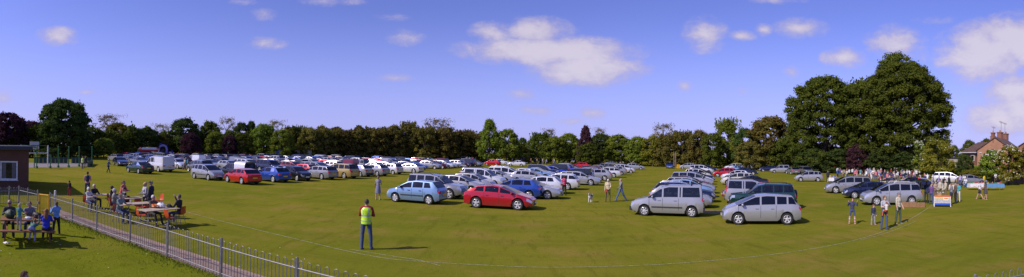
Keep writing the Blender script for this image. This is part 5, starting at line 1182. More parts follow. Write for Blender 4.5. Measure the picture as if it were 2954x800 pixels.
def person(label, pos, hd, H=1.75, pose=None, top=(.2, .2, .2), bot=(.05, .06, .1), shoe=(.03, .03, .03), skin=0, hair=('short', (.05, .035, .02)), detail=.018, bulk=1.0, cat='person', extra=None, **outfit):
    me, bi, C, J, regs = person_body(pose or {}, H, detail, outfit, bulk); sk = cmat('skin', SKIN[skin], .55)
    mats = [sk, cmat('cloth', top), cmat('cloth', bot), cmat('shoe', shoe, .6), sk, cmat('sock', outfit.get('socks', (.6, .6, .6)))]
    me.materials.clear()
    for x in mats: me.materials.append(x)
    if outfit.get('striped'):   # horizontal bands on a region
        reg, c2 = outfit['striped']; me.materials.append(cmat('stripe', c2)); z = C[:, 2]; k = (bi == regs.index(reg)) & ((z % outfit.get('band', .12)) < outfit.get('band', .12)/2); bi = np.where(k, 6, bi)
    if outfit.get('legs') == 'shorts':
        kz = (J['knl'].z+J['knr'].z)/2; fr = .07; nearp = (bi == 2) & (C[:, 2] < kz+fr*H/1.75)
        if 'seat' not in (pose or {}): bi = np.where(nearp, 0, bi)
    me.polygons.foreach_set('material_index', bi.astype(np.int32)); me.name = 'person'
    t = link('person', me, None, pos, R(-hd)); tag(t, label, cat)
    mm = MB(); fingers(mm, J); c, q, s = J['hc'], J['hq'], J['hs']
    # fuse fingers and face features into the body mesh
    for e in (-1, 1): mm.ell(c+q@Vector((e*.03*s, .082*s, .012*s)), (.013*s, .008*s, .008*s), 6, seg=8, rings=5); mm.ell(c+q@Vector((e*.03*s, .089*s, .012*s)), (.006*s, .004*s, .006*s), 7, seg=6, rings=4)
    mm.ell(c+q@Vector((0, .087*s, -.055*s)), (.022*s, .008*s, .006*s), 8, seg=8, rings=5)
    add = mm.mesh('x', [sk]+[sk]*5+[cmat('eye_white', (.7, .7, .68)), cmat('pupil', (.02, .015, .01)), cmat('lips', (.30, .10, .09))])
    bm = bmesh.new(); bm.from_mesh(me); nm = len(me.materials); nf0 = len(bm.faces)
    for x in (cmat('eye_white', (.7, .7, .68)), cmat('pupil', (.02, .015, .01)), cmat('lips', (.30, .10, .09))): me.materials.append(x)
    bm.from_mesh(add); bm.faces.ensure_lookup_table()
    for f in bm.faces[nf0:]: f.material_index = f.material_index-6+nm if f.material_index >= 6 else 0
    bm.to_mesh(me); bm.free(); bpy.data.meshes.remove(add); me.polygons.foreach_set('use_smooth', [True]*len(me.polygons))
    if hair and hair[0] != 'bald': hair_mesh(J, hair[0], None).obj('hair', cmat('hair', hair[1], .8), t)
    if extra: extra(t, J)
    return t
def head_at(x, ytop, H): # ground point under someone whose head top (height H) shows at (x, ytop)
    p = at(x, ytop, H); return Vector((p.x, p.y, 0))
STAND = {}; IDLE = dict(arm_l=(8, 6, 25, 10), arm_r=(4, 7, 14, 0), leg_l=(4, 5, 4), leg_r=(-3, 5, 3))
FOLD = dict(arm_l=(22, 14, 85, 62), arm_r=(22, 14, 85, 62), leg_l=(0, 4, 2), leg_r=(3, 8, 3)); HOLD = dict(arm_l=(12, 8, 75, 30), arm_r=(12, 8, 75, 30), leg_l=(2, 4, 3), leg_r=(-2, 5, 3))
WALK = dict(arm_l=(25, 6, 20, 0), arm_r=(-20, 8, 15, 0), leg_l=(-22, 3, 10), leg_r=(26, 3, 6), lean=4)
def SIT(seat=.45, arms=(35, 8, 60, 20), lean=4, knee=88, hip=86, **k): return dict(seat=seat, leg_l=(hip, 8, knee), leg_r=(hip-4, 8, knee-6), arm_l=arms, arm_r=arms, lean=lean, **k)
def cap_(col, peak=True):
    def fn(t, J):
        m = MB(); c, q, s = J['hc'], J['hq'], J['hs']; m.ell(c+q@Vector((0, -.005*s, .025*s)), (.086*s, .103*s, .105*s), rot=q, seg=16, rings=7, zmin=.0)
        if peak: m.box(c+q@Vector((0, .115*s, .035*s)), (.12*s, .09*s, .015*s), 0, q)
        else: m.lathe([(.03*s, .09*s), (.02*s, .16*s), (.012*s, .16*s), (.02*s, .085*s)], c, axis='Z', seg=18)
        m.obj('hat', cmat('hat', col), t)
    return fn
def both(*f): return lambda t, J: [g(t, J) for g in f]
HV = cmat('hi_vis_yellow', (.50, .82, .02)); REF = mat('reflective_tape', (.45, .46, .45), .4, .3)
def vest(t, J):
    s = J['s']; m = MB(); tz = (J['nb']-J['pel']).normalized(); q = Vector((0, 0, 1)).rotation_difference(tz).to_matrix(); p = J['pel']; N = 28
    rows = [(-.06, .178, .140), (.02, .180, .142), (.06, .176, .140), (.14, .168, .136), (.19, .170, .137), (.25, .176, .140), (.30, .182, .143), (.38, .190, .142), (.46, .178, .120), (.50, .120, .09)]
    strip = {1, 4}
    for z, a, b in rows:
        for k in range(N): t_ = 2*math.pi*k/N; m.v.append(tuple(p+q@Vector((math.cos(t_)*a*s, math.sin(t_)*b*s, z*s))))
    for i in range(len(rows)-1):
        for k in range(N):
            fz = k in (int(N*.75)-3, int(N*.75)+2, int(N*.25)-3, int(N*.25)+2) and i >= 4
            if i in (7,) and (k in (0, 27, 13, 14)): continue
            m.face((i*N+k, i*N+(k+1) % N, (i+1)*N+(k+1) % N, (i+1)*N+k), 1 if i in strip or fz else 0)
    m.obj('hi_vis_vest', [HV, REF], t)
def rucksack(col):
    def fn(t, J): m = MB(); s = J['s']; p = J['che']+Vector((0, -.19*s, -.03*s)); m.ell(p, (.15*s, .11*s, .22*s), seg=14, rings=10); m.ell(p+Vector((0, -.08*s, -.08*s)), (.11*s, .06*s, .10*s)); m.obj('rucksack', cmat('bag', col), t)
    return fn
def bagf(col, k='l', off=(0, 0, -.2), sz=(.16, .07, .13)):
    def fn(t, J):
        m = MB(); p = J['ha'+k]+Vector(off); m.box(p, tuple(2*x for x in sz), taper=.8); m.tube([p+Vector((-sz[0]*.7, 0, sz[2])), p+Vector((-sz[0]*.4, 0, sz[2]+.12)), p+Vector((sz[0]*.4, 0, sz[2]+.12)), p+Vector((sz[0]*.7, 0, sz[2]))], .012, 6); m.obj('handbag', cmat('bag', col), t)
    return fn
def shades(t, J): m = MB(); c, q, s = J['hc'], J['hq'], J['hs']; m.box(c+q@Vector((0, .088*s, .014*s)), (.135*s, .025*s, .032*s), 0, q); m.obj('sunglasses', mat('dark_lens', (.01, .01, .01), .1), t)
P_ = person; near = .013
# the steward in the foreground
P_('steward in yellow hi-vis vest standing alone, back turned, arms folded', at(1055, 720), -10, 1.80, FOLD, (.28, .012, .018), (.045, .07, .17), (.03, .02, .015), 1, ('short', (.06, .045, .035)), near, 1.06, extra=vest)
P_('woman in blue-grey patterned knee-length dress with a brown bag, seen from behind', at(1090, 577), 0, 1.68, HOLD, (.20, .20, .28), (.17, .17, .26), (.4, .3, .22), 1, ('tail', (.22, .13, .06)), near, 1.0, fem=1, sleeve='short', legs='bare', skirt=.46, striped=('top', (.32, .30, .34)), band=.05, extra=bagf((.18, .07, .02), 'l', (-.10, -.15, -.10), (.13, .08, .14)))
P_('woman in bright pink top and black trousers standing behind a pale estate car', at(1627, 565), -15, 1.66, HOLD, (.62, .07, .16), (.012, .012, .015), (.02, .02, .02), 1, ('bob', (.04, .022, .012)), near, 1.08, fem=1, sleeve='short')
P_('older person in cream jumper, khaki trousers and white cap holding a red bag', at(1753, 583), 188, 1.70, dict(IDLE, arm_l=(15, 6, 60, 25)), (.55, .47, .30), (.14, .10, .065), (.09, .06, .04), 1, ('short', (.55, .53, .5)), near, 1.08, extra=both(cap_((.6, .58, .52)), bagf((.40, .05, .03), 'r', (-.08, .06, .02), (.10, .04, .08))))
P_('grey-haired man in grey sweatshirt and blue jeans striding behind the person in cream jumper', at(1791, 580), -95, 1.78, WALK, (.20, .20, .21), (.075, .13, .27), (.25, .2, .15), 1, ('short', (.28, .25, .22)), near, 1.05)
P_('steward in yellow hi-vis top beside the ball court', at(238, 488), 175, 1.74, IDLE, (.60, .74, .03), (.02, .025, .05), (.5, .4, .3), 1, ('thin', (.3, .22, .16)), .02, sleeve='short', extra=vest)
P_('person in dark clothes standing just behind the ball court steward', at(246, 485), 160, 1.7, IDLE, (.015, .015, .02), (.012, .012, .016), skin=1, detail=.022)
P_('person in blue jacket and black trousers crossing the open grass by the parked cars', at(313, 499), 80, 1.68, dict(WALK, arm_l=(20, 8, 60, 20)), (.10, .14, .24), (.015, .015, .02), hair=('short', (.03, .02, .015)), detail=.02)
P_('person in pink shirt and jeans with a navy rucksack walking away', head_at(253, 493, 1.72), -48, 1.72, dict(HOLD), (.50, .25, .26), (.05, .07, .15), hair=('short', (.06, .03, .02)), detail=.018, extra=rucksack((.02, .025, .06)))
P_('small child in dark top and red trousers standing alone on the grass', at(200, 565), -20, 1.08, dict(IDLE, child=1), (.035, .015, .02), (.25, .03, .03), hair=('short', (.04, .02, .01)), detail=.014, cat='child')
P_('curly brown-haired child whose head just shows at the lower edge of the near lawn', head_at(70, 772, 1.12), 40, 1.12, dict(IDLE, child=1), (.45, .42, .40), (.08, .1, .2), hair=('curly', (.14, .065, .03)), detail=.012, cat='child')
# family on the right
P_('girl in navy hoodie and denim shorts with red-striped long socks, hands to her face', at(2458, 648), 215, 1.44, dict(arm_l=(45, 30, 115, 20), arm_r=(45, 30, 115, 20), leg_l=(6, 9, 8), leg_r=(-3, 8, 4), nod=15), (.04, .045, .11), (.06, .08, .16), (.45, .1, .08), 1, ('long', (.12, .05, .03)), near, .95, fem=0, legs='shorts', socks=(.65, .62, .6), striped=('sock', (.42, .03, .05)), band=.085, cat='child')
P_('little girl in navy cardigan and white top standing beside the woman holding a baby', at(2519, 649), 190, 1.14, dict(IDLE, child=1), (.03, .035, .08), (.28, .28, .30), (.5, .25, .28), 1, ('bob', (.16, .07, .03)), near, cat='child')
def baby(t, J):
    me, bi, C, J2, regs = person_body(dict(child=1, seat=.3, leg_l=(70, 25, 70), leg_r=(70, 25, 70), arm_l=(40, 20, 50, 20), arm_r=(40, 20, 50, 20)), .80, .012, {}, 1.1)
woman = P_('woman in grey-white T-shirt and jeans carrying a toddler in orange trousers', at(2551, 663), 200, 1.72, dict(HOLD, arm_l=(35, 12, 90, 45), arm_r=(30, 12, 90, 50)), (.35, .36, .40), (.06, .09, .18), (.06, .04, .03), 1, ('bob', (.14, .07, .035)), near, fem=1, sleeve='short')
wp = woman.location; P_('toddler in white top and orange trousers carried by the woman in grey T-shirt', Vector((wp.x-.14, wp.y-.26, .62)), 20, .86, dict(child=1, seat=.30, leg_l=(60, 20, 60), leg_r=(60, 20, 60), arm_l=(40, 20, 50, 20), arm_r=(40, 20, 50, 20)), (.6, .58, .56), (.50, .12, .03), (.1, .1, .1), 1, ('short', (.2, .09, .04)), near, cat='toddler')
P_('man in flat cap, cream shirt and dark green trousers standing near the wooden crates', at(2591, 647), 175, 1.74, dict(IDLE, arm_l=(6, 8, 30, 12)), (.48, .45, .34), (.055, .085, .05), (.25, .22, .15), 1, ('short', (.2, .18, .15)), near, 1.08, sleeve='short', extra=cap_((.16, .15, .13)))
P_('man in white T-shirt and dark shorts strolling with the woman in brown dress', at(2826, 576), -15, 1.74, dict(WALK, arm_l=(30, 10, 70, 20)), (.68, .66, .66), (.02, .025, .04), (.2, .15, .12), 1, ('short', (.06, .04, .03)), near, 1.12, sleeve='short', legs='shorts')
P_('long dark-haired woman in brown dress and leggings walking with the man in white', at(2843, 577), -10, 1.64, dict(WALK, leg_l=(-10, 3, 6), leg_r=(12, 3, 5)), (.11, .09, .075), (.06, .055, .05), (.35, .2, .14), 0, ('long', (.02, .012, .01)), near, 1.05, fem=1, sleeve='none', legs='shorts', skirt=.34)
# ---------------------------------------------------------------- orange chairs and trestle tables behind the railings
ORG = mat('orange_plastic', (.52, .075, .018), .4); TTOP = mat('table_top', (.45, .36, .25), .6); WOOD = mat('picnic_wood', (.22, .095, .035), .8, fn=lambda t, b, o: t.put(b.inputs['Base Color'], t.mix(t.ramp(t.noise(t.n('ShaderNodeMapping', {0: t.n('ShaderNodeTexCoord').outputs['Object'], 'Scale': (1, 14, 14)}), 2.5, 4), .35, .65), (.16, .065, .025), (.30, .13, .05))))
def chair(label, pos, hd, group='orange plastic chairs round the trestle tables'):
    t = thing('plastic_chair', label, 'chair', pos, R(-hd), group); m = MB(); rows = []
    prof = [(.20, .425, .20), (.10, .435, .22), (-.08, .42, .22), (-.17, .43, .215), (-.215, .50, .21), (-.235, .62, .205), (-.26, .76, .19), (-.27, .80, .15)]
    for th in (0, .015):
        for y, z, w_ in prof:
            for k in range(7): u = (k-3)/3; m.v.append((u*w_, y+(.03*u*u if z > .5 else 0), z+.045*u*u*(1 if z < .5 else 0)-th))
    def F(i, k): return i*7+k
    n = len(prof)
    for s_ in (0, n):
        for i in range(n-1):
            for k in range(6): m.face((F(s_+i, k), F(s_+i, k+1), F(s_+i+1, k+1), F(s_+i+1, k)))
    for i in range(n-1):
        for k in (0, 6): m.face((F(i, k), F(i+1, k), F(n+i+1, k), F(n+i, k)))
    m.obj('seat_shell', ORG, t)
    for sx in (-1, 1):
        for sy in (-1, 1): m = MB(); m.tube([(sx*.15, sy*.12, .42), (sx*.20, sy*.20-.02, .0)], .012, 6); m.obj('leg', STEEL, t)
    return t
def trestle(label, px, py, hd, L=1.5, W=.7, H=.72):
    p = at(px, py, H); t = thing('trestle_table', label, 'table', (p.x, p.y, 0), R(-hd), 'trestle tables behind the railings'); m = MB(); m.box((0, 0, H), (L, W, .03)); m.obj('table_top', TTOP, t, smooth=False)
    for sx in (-1, 1):
        for sy in (-1, 1): m = MB(); m.tube([(sx*(L/2-.2), sy*(W/2-.07), H-.015), (sx*(L/2-.12), sy*(W/2-.05), 0)], .015, 6); m.obj('leg', STEEL, t)
        m = MB(); m.tube([(sx*(L/2-.16), -W/2+.06, .3), (sx*(L/2-.16), W/2-.06, .3)], .011, 6); m.obj('brace', STEEL, t)
    return t
trestle('pale trestle table between the white-haired woman and the hut end', 297, 562, 108, 1.3)
trestle('pale trestle table in front of the person in the coral hoodie', 372, 572, 105, 1.5)
trestle('pale trestle table with a paper cup, in the middle of the seated group', 400, 587, 105, 1.7)
trestle('pale trestle table carrying white and orange carrier bags', 458, 604, 100, 1.8)
def seated(label, x, yt, hd, H=1.70, seat=.43, ch=None, **k):
    hh_ = (seat+.09)+.76*(H/1.75); p = head_at(x, yt, hh_); pose = k.pop('pose', SIT(seat)); t = P_(label, p, hd, H, pose, detail=.015, **k)
    if ch: chair(ch, p+Vector((math.sin(R(hd)), math.cos(R(hd)), 0))*.02, hd)
    return t
JEAN = (.05, .075, .16); BLK = (.014, .014, .017)
seated('white-haired woman in white cardigan and jeans, farthest left at the trestle tables', 255, 541, 85, 1.62, top=(.6, .58, .55), bot=JEAN, hair=('bob', (.65, .62, .56)), fem=1, ch='orange chair under the white-haired woman in white cardigan')
seated('bald man in black jacket sitting behind the white-haired woman', 271, 532, 95, 1.74, top=BLK, bot=(.03, .03, .04), hair=('thin', (.5, .47, .42)), ch='orange chair under the bald man in black jacket')
seated('dark-haired woman in black seated left of the person in the coral hoodie', 322, 537, 60, 1.62, top=(.02, .015, .015), bot=BLK, hair=('bob', (.03, .015, .01)), fem=1, ch='orange chair under the dark-haired woman in black')
seated('white-haired man in grey jumper seated with his back half turned', 328, 545, 40, 1.72, top=(.24, .24, .23), bot=(.05, .05, .06), hair=('short', (.6, .58, .55)), ch='orange chair under the white-haired man in grey jumper')
P_('person in coral pink hooded top standing bent over the second trestle table', head_at(350, 520, 1.60), 75, 1.66, dict(HOLD, lean=18), (.60, .13, .12), (.03, .03, .05), hair=('tail', (.10, .05, .03)), detail=.015, fem=1)
seated('young man in black jacket with white stripes at the back of the second table', 360, 541, 200, 1.68, top=BLK, bot=BLK, hair=('short', (.03, .02, .012)), striped=('top', (.4, .4, .42)), band=.25, ch='orange chair under the young man in black and white')
seated('balding man in teal-grey T-shirt and jeans sitting side on at the middle table', 343, 558, 85, 1.76, top=(.17, .24, .24), bot=(.04, .06, .12), hair=('thin', (.2, .12, .08)), sleeve='short', ch='orange chair under the balding man in teal-grey T-shirt', pose=SIT(.43, (38, 8, 55, 10), 12))
P_('blonde woman in pale grey cardigan standing by the tables next to the man in cap', head_at(419, 523, 1.66), 200, 1.66, dict(HOLD), (.42, .40, .42), BLK, hair=('bob', (.50, .33, .14)), detail=.015, fem=1, bulk=1.05)
P_('man in flat cap and long navy coat standing beside the blonde woman', head_at(437, 518, 1.80), 250, 1.78, dict(IDLE, nod=8), (.012, .016, .04), (.015, .015, .03), hair=('short', (.25, .22, .2)), detail=.015, bulk=1.12, skirt=.30, extra=cap_((.03, .03, .035)))
seated('older white-haired man in brown jacket sitting by the carrier bags', 438, 563, 95, 1.70, top=(.10, .075, .05), bot=(.03, .03, .035), hair=('short', (.62, .6, .56)), ch='orange chair under the older man in brown jacket', pose=SIT(.43, (35, 8, 60, 20), 10, knee=70))
seated('man in black leather jacket and jeans raising one hand at the right-hand table end', 519, 562, 262, 1.78, top=BLK, bot=JEAN, hair=('short', (.10, .085, .075)), pose=dict(SIT(.43), arm_r=(70, 20, 75, 10), arm_l=(30, 8, 60, 20)), ch='orange chair under the man in black leather jacket')
for (x, y, hd, lab) in ((404, 596, 100, 'empty orange chair at the left end of the middle table'), (434, 588, 190, 'empty orange chair behind the table with the carrier bags'), (492, 628, 20, 'empty orange chair in front of the man in leather jacket'), (410, 622, 30, 'empty orange chair closest to the railings'), (457, 578, 200, 'empty orange chair below the man in flat cap'), (330, 590, 60, 'empty orange chair left of the balding man')):
    p = at(x, y, .45); p.z = 0; chair(lab, p, hd)
def bagblob(label, px, py, z, r, col, name='carrier_bag', seed=1):
    p = at(px, py, z); m = MB(); m.ell((p.x, p.y, z+r[2]*.8), r, seg=14, rings=9); rs = random.Random(seed); m.v = [(a+rs.uniform(-.02, .02), b+rs.uniform(-.02, .02), max(z+.016, c+rs.uniform(-.02, .02))) for a, b, c in m.v]; tag(m.obj(name, cmat('plastic', col, .4)), label, 'bag')
bagblob('white carrier bag on the trestle table', 464, 600, .735, (.20, .15, .13), (.72, .70, .72)); bagblob('orange carrier bag on the trestle table beside the white one', 446, 600, .735, (.18, .14, .09), (.65, .16, .02), seed=2); bagblob('black handbag on the right end of the trestle table', 488, 599, .735, (.15, .1, .08), (.012, .012, .014), 'handbag', 3)
p = at(377, 585, .735); m = MB(); m.lathe([(0, .001), (0, .035), (.12, .045), (.12, .001)], p, axis='Z', seg=12); tag(m.obj('paper_cup', cmat('card', (.6, .55, .45))), 'tan paper cup on the middle trestle table', 'cup')
# ---------------------------------------------------------------- picnic bench group on the near lawn
pc = at(78, 638, .75); pt = thing('picnic_table', 'brown wooden picnic table with attached benches on the near lawn', 'picnic table', (pc.x, pc.y, .1), R(58+3)); ZL = .1
m = MB()
for k in range(5): m.box((0, -.3+k*.15, .72), (1.85, .14, .04))
m.obj('table_top', WOOD, pt, smooth=False)
for s_ in (-1, 1):
    m = MB()
    for k in (0, 1): m.box((0, s_*(.68+k*.145), .43), (1.85, .135, .04))
    m.obj('bench', WOOD, pt, smooth=False); m = MB(); m.box((s_*.7, 0, .38), (.05, 1.55, .09)); m.box((s_*.7, 0, .665), (.05, .72, .07)); m.obj('cross_beam', WOOD, pt, smooth=False)
    for s2 in (-1, 1): m = MB(); m.box((s_*.76, s2*.42, .33), (.05, .10, .80), 0, Matrix.Rotation(R(30)*s2, 3, 'X')); m.obj('leg', WOOD, pt, smooth=False)
pr_ = Matrix.Rotation(R(61), 3, 'Z')
def onb(x, y, z=0): return Vector((pc.x, pc.y, ZL))+pr_ @ Vector((x, y, z))
# local +y of the bench points away from the camera
P_('bald man in sunglasses and dark green jacket at the far side of the picnic table', onb(-.62, .74), 118+5, 1.76, SIT(.44, (45, 10, 60, 30), 8), (.05, .05, .035), (.03, .03, .035), hair=('thin', (.2, .14, .1)), detail=near, extra=shades)
P_('woman in grey short-sleeved top with sunglasses on her hair at the picnic table', onb(.10, .74), 118, 1.66, SIT(.44, (50, 14, 50, 20), 10), (.16, .155, .19), JEAN, hair=('long', (.09, .045, .025)), detail=near, fem=1, sleeve='short')
P_('blond curly toddler in turquoise jacket standing on the near picnic bench', onb(-.28, -.70, .45), -30, .95, dict(child=1, arm_l=(40, 8, 50, 20), arm_r=(40, 8, 50, 20), leg_l=(5, 4, 8), leg_r=(-5, 5, 3)), (.05, .22, .28), (.30, .28, .30), hair=('curly', (.62, .50, .28)), detail=near, cat='toddler')
P_('child in green top and lilac trousers lying bent over the near picnic bench', onb(.12, -.80), -38, 1.10, dict(child=1, seat=.46, lean=78, leg_l=(50, 8, 70), leg_r=(40, 8, 70), arm_l=(70, 8, 40, 20), arm_r=(70, 8, 40, 20)), (.07, .20, .15), (.32, .30, .52), hair=('short', (.2, .1, .05)), detail=near, cat='child')
P_('girl in royal blue coat sitting on the near picnic bench with her back turned', onb(.62, -.72), -50, 1.45, SIT(.44, (45, 8, 60, 20), 6, child=1), (.02, .035, .45), BLK, hair=('long', (.22, .09, .04)), detail=near, cat='child', bulk=1.12)
P_('girl in pale blue raincoat and black leggings standing at the end of the picnic table', at(162, 682), -80, 1.34, dict(IDLE, arm_l=(30, 8, 95, 20), arm_r=(35, 8, 90, 20)), (.16, .34, .68), (.015, .015, .02), (.3, .3, .4), hair=('tail', (.08, .045, .025)), detail=near, cat='child', bulk=1.12)
def onblob(label, q, r, col, nm, cat, seed):
    m = MB(); m.ell(q+Vector((0, 0, r[2]*.8)), r, seg=12, rings=8); rs = random.Random(seed); m.v = [(a+rs.uniform(-.015, .015), b+rs.uniform(-.015, .015), max(q.z+.003, c+rs.uniform(-.02, .02))) for a, b, c in m.v]; tag(m.obj(nm, cmat('stuff', col, .6)), label, cat)
onblob('dark green rucksack on the left end of the picnic table', onb(-.60, 0, .74), (.22, .17, .17), (.02, .045, .02), 'rucksack', 'bag', 5); onblob('black handbag on the picnic table before the woman in grey', onb(.35, .1, .74), (.24, .14, .11), (.012, .012, .014), 'handbag', 'bag', 6); onblob('crumpled white paper on the picnic table', onb(.02, -.1, .74), (.14, .10, .04), (.6, .62, .66), 'paper', 'paper', 7)
m = MB(); q = at(15, 703, .1); m.box(q+Vector((0, 0, .03)), (.16, .10, .02), 0, Matrix.Rotation(.5, 3, 'X')); m.box(q+Vector((.13, .06, .03)), (.12, .08, .02), 0, Matrix.Rotation(-.6, 3, 'Y')); tag(m.obj('litter', WHITEP), 'scrap of white litter on the grass left of the picnic table', 'litter')
# ---------------------------------------------------------------- the dog
dp = at(1703, 584); dg_ = MB()
def dog():
    m = MB(); 
    m.ell((0, 0, .42), (.10, .27, .12), seg=14, rings=10); m.ell((0, .17, .41), (.115, .14, .15)); m.ell((0, -.18, .42), (.10, .13, .12))
    m.tube([(0, .22, .47), (0, .34, .60)], [.085, .065], 10); m.ell((0, .37, .63), (.065, .08, .065)); m.tube([(0, .40, .62), (0, .50, .595)], [.042, .026], 8); m.ell((0, .505, .60), (.02, .02, .018))
    for s in (-1, 1):
        m.tube([(s*.045, .36, .68), (s*.07, .35, .735)], [.028, .006], 6)
        m.tube([(s*.06, .18, .38), (s*.065, .17+.03*s, .2), (s*.065, .18+.05*s, .03), (s*.065, .21+.05*s, .015)], [.045, .03, .022, .022], 8)
        m.tube([(s*.06, -.20, .40), (s*.07, -.13-.04*s, .25), (s*.065, -.25-.05*s, .16), (s*.065, -.21-.05*s, .03), (s*.065, -.17-.05*s, .015)], [.07, .045, .024, .02, .022], 8)
    m.tube([(0, -.27, .45), (0, -.38, .42), (0, -.47, .50), (0, -.50, .58)], [.03, .035, .03, .01], 7)
    me = m.mesh('tmp', []); o = bpy.data.objects.new('tmp', me); scene.collection.objects.link(o); md = o.modifiers.new('r', 'REMESH'); md.mode = 'VOXEL'; md.voxel_size = .011; md.use_smooth_shade = True; d = bpy.context.evaluated_depsgraph_get(); out = bpy.data.meshes.new_from_object(o.evaluated_get(d), depsgraph=d); bpy.data.objects.remove(o)
    for x in (cmat('white_fur', (.62, .60, .56), .9), cmat('black_fur', (.015, .014, .014), .9)): out.materials.append(x)
    mi = []
    for p in out.polygons: c = p.center; mi.append(1 if (c.z > .40 and -.30 < c.y < .08 and math.sin(c.x*31)+math.sin(c.y*23+1) < .8) or (c.y > .33 and c.z > .61 and abs(c.x) > .02) or (c.y < -.3 and c.y > -.45) else 0)
    out.polygons.foreach_set('material_index', mi); return out
dm_ = dog(); dm_.name = 'dog'; tag(link('dog', dm_, None, dp, R(-205)), 'black and white collie-type dog trotting over the open grass', 'dog')
# ================================================================ crowd and stalls
def attr_mat(name, prop, rough=.85):
    return mat(name, rough=rough, fn=lambda t, b, o: t.put(b.inputs['Base Color'], t.n('ShaderNodeAttribute', attribute_type='OBJECT', attribute_name=prop).outputs['Color']))
A_TOP, A_BOT, A_HAIR = attr_mat('crowd_top', 'top_colour'), attr_mat('crowd_legs', 'leg_colour'), attr_mat('crowd_hair', 'hair_colour')
SKM = cmat('skin', SKIN[0], .55); SHM = cmat('shoe', (.03, .03, .03), .6)
def crowd_mesh(P, H, outfit, hairlong, bulk=1.0):
    me, bi, C, J, regs = person_body(P, H, .034, outfit, bulk); me.materials.clear()
    for x in (SKM, A_TOP, A_BOT, SHM, A_HAIR): me.materials.append(x)
    hd_ = bi == 4; rel = C-np.array(J['hc']); hq = np.array(J['hq']); loc = rel @ hq; k = hd_ & ((loc[:, 2] > .035) | (loc[:, 1] < -.02*(0 if hairlong else 1)-.0)); bi = np.where(hd_, np.where(k, 4, 0), np.minimum(bi, 3)); bi = np.where(bi == 5, 0, bi)
    me.polygons.foreach_set('material_index', bi.astype(np.int32)); me.name = 'person'; return me
CT = [crowd_mesh(IDLE, 1.76, {}, 0, 1.08), crowd_mesh(dict(HOLD, nod=12), 1.66, dict(fem=1, sleeve='short'), 1, 1.05), crowd_mesh(WALK, 1.74, dict(sleeve='short'), 0, 1.05), crowd_mesh(dict(HOLD, lean=24, nod=14), 1.70, {}, 1), crowd_mesh(FOLD, 1.78, dict(sleeve='short', legs='shorts'), 0, 1.12), crowd_mesh(dict(IDLE, child=1), 1.25, dict(sleeve='short'), 1), crowd_mesh(dict(WALK, leg_l=(-12, 3, 6), leg_r=(14, 3, 5)), 1.65, dict(fem=1, sleeve='short', legs='bare', skirt=.45), 1)]
TOPS = dict(white=(.62, .62, .62), cream=(.50, .45, .34), navy=(.02, .03, .08), black=(.015, .015, .018), red=(.42, .02, .02), blue=(.04, .11, .38), pink=(.50, .14, .17), grey=(.22, .22, .23), purple=(.13, .06, .20), brown=(.13, .075, .045), beige=(.34, .26, .18), turquoise=(.05, .30, .34), orange=(.5, .14, .04), lilac=(.33, .28, .45))
BOTS = dict(jeans=(.05, .075, .16), black=(.014, .014, .017), khaki=(.16, .12, .075), grey=(.12, .12, .13), navy=(.02, .025, .055), white=(.55, .55, .53))
HAIRS = dict(dark=(.03, .018, .012), brown=(.10, .055, .03), grey=(.38, .36, .34), fair=(.40, .28, .13), white=(.6, .58, .55))
def crowd_person(pos, hd, k, top, bot, hair, label, group, sc=1.0):
    o = link('person', CT[k], None, pos, R(-hd)); o.scale = (sc, sc, sc); o['top_colour'] = [*TOPS[top], 1.0]; o['leg_colour'] = [*BOTS[bot], 1.0]; o['hair_colour'] = [*HAIRS[hair], 1.0]
    return tag(o, label, 'child' if k == 5 else 'person', group)
def tcloth(label, pos, rz, L=1.8, W=.75, col=(.6, .6, .6), goods=8, seed=0, H=.74, cloth=True, group='stall tables'):
    t = thing('stall_table', label, 'table', pos, rz, group); m = MB(); m.box((0, 0, H), (L, W, .03)); m.obj('table_top', cmat('table', col), t, smooth=False)
    if cloth:
        m = MB(); n = 24; P = [(-L/2-.02, -W/2-.02), (L/2+.02, -W/2-.02), (L/2+.02, W/2+.02), (-L/2-.02, W/2+.02)]; pts = []
        for i in range(4):
            a, b = P[i], P[(i+1) % 4]
            for k in range(n//2): f = k/(n//2); pts.append((a[0]+(b[0]-a[0])*f, a[1]+(b[1]-a[1])*f))
        N_ = len(pts)
        for (x, y) in pts: m.v.append((x, y, H+.02))
        for i, (x, y) in enumerate(pts): m.v.append((x*(1.03+.02*math.sin(i*2.3)), y*(1.06+.05*math.sin(i*2.3)), H-.45+.03*math.sin(i*1.1)))
        for i in range(N_): m.face((i, (i+1) % N_, N_+(i+1) % N_, N_+i))
        m.face(range(N_)); m.obj('cloth', cmat('cloth', col), t)
    else:
        for sx in (-1, 1):
            for sy in (-1, 1): m = MB(); m.tube([(sx*(L/2-.1), sy*(W/2-.06), H), (sx*(L/2-.05), sy*(W/2-.04), 0)], .018, 6); m.obj('leg', STEEL, t)
    return t
GC = [(.5, .5, .52), (.35, .04, .04), (.04, .1, .35), (.45, .35, .1), (.03, .03, .04), (.05, .25, .12), (.5, .3, .35), (.3, .18, .1)]
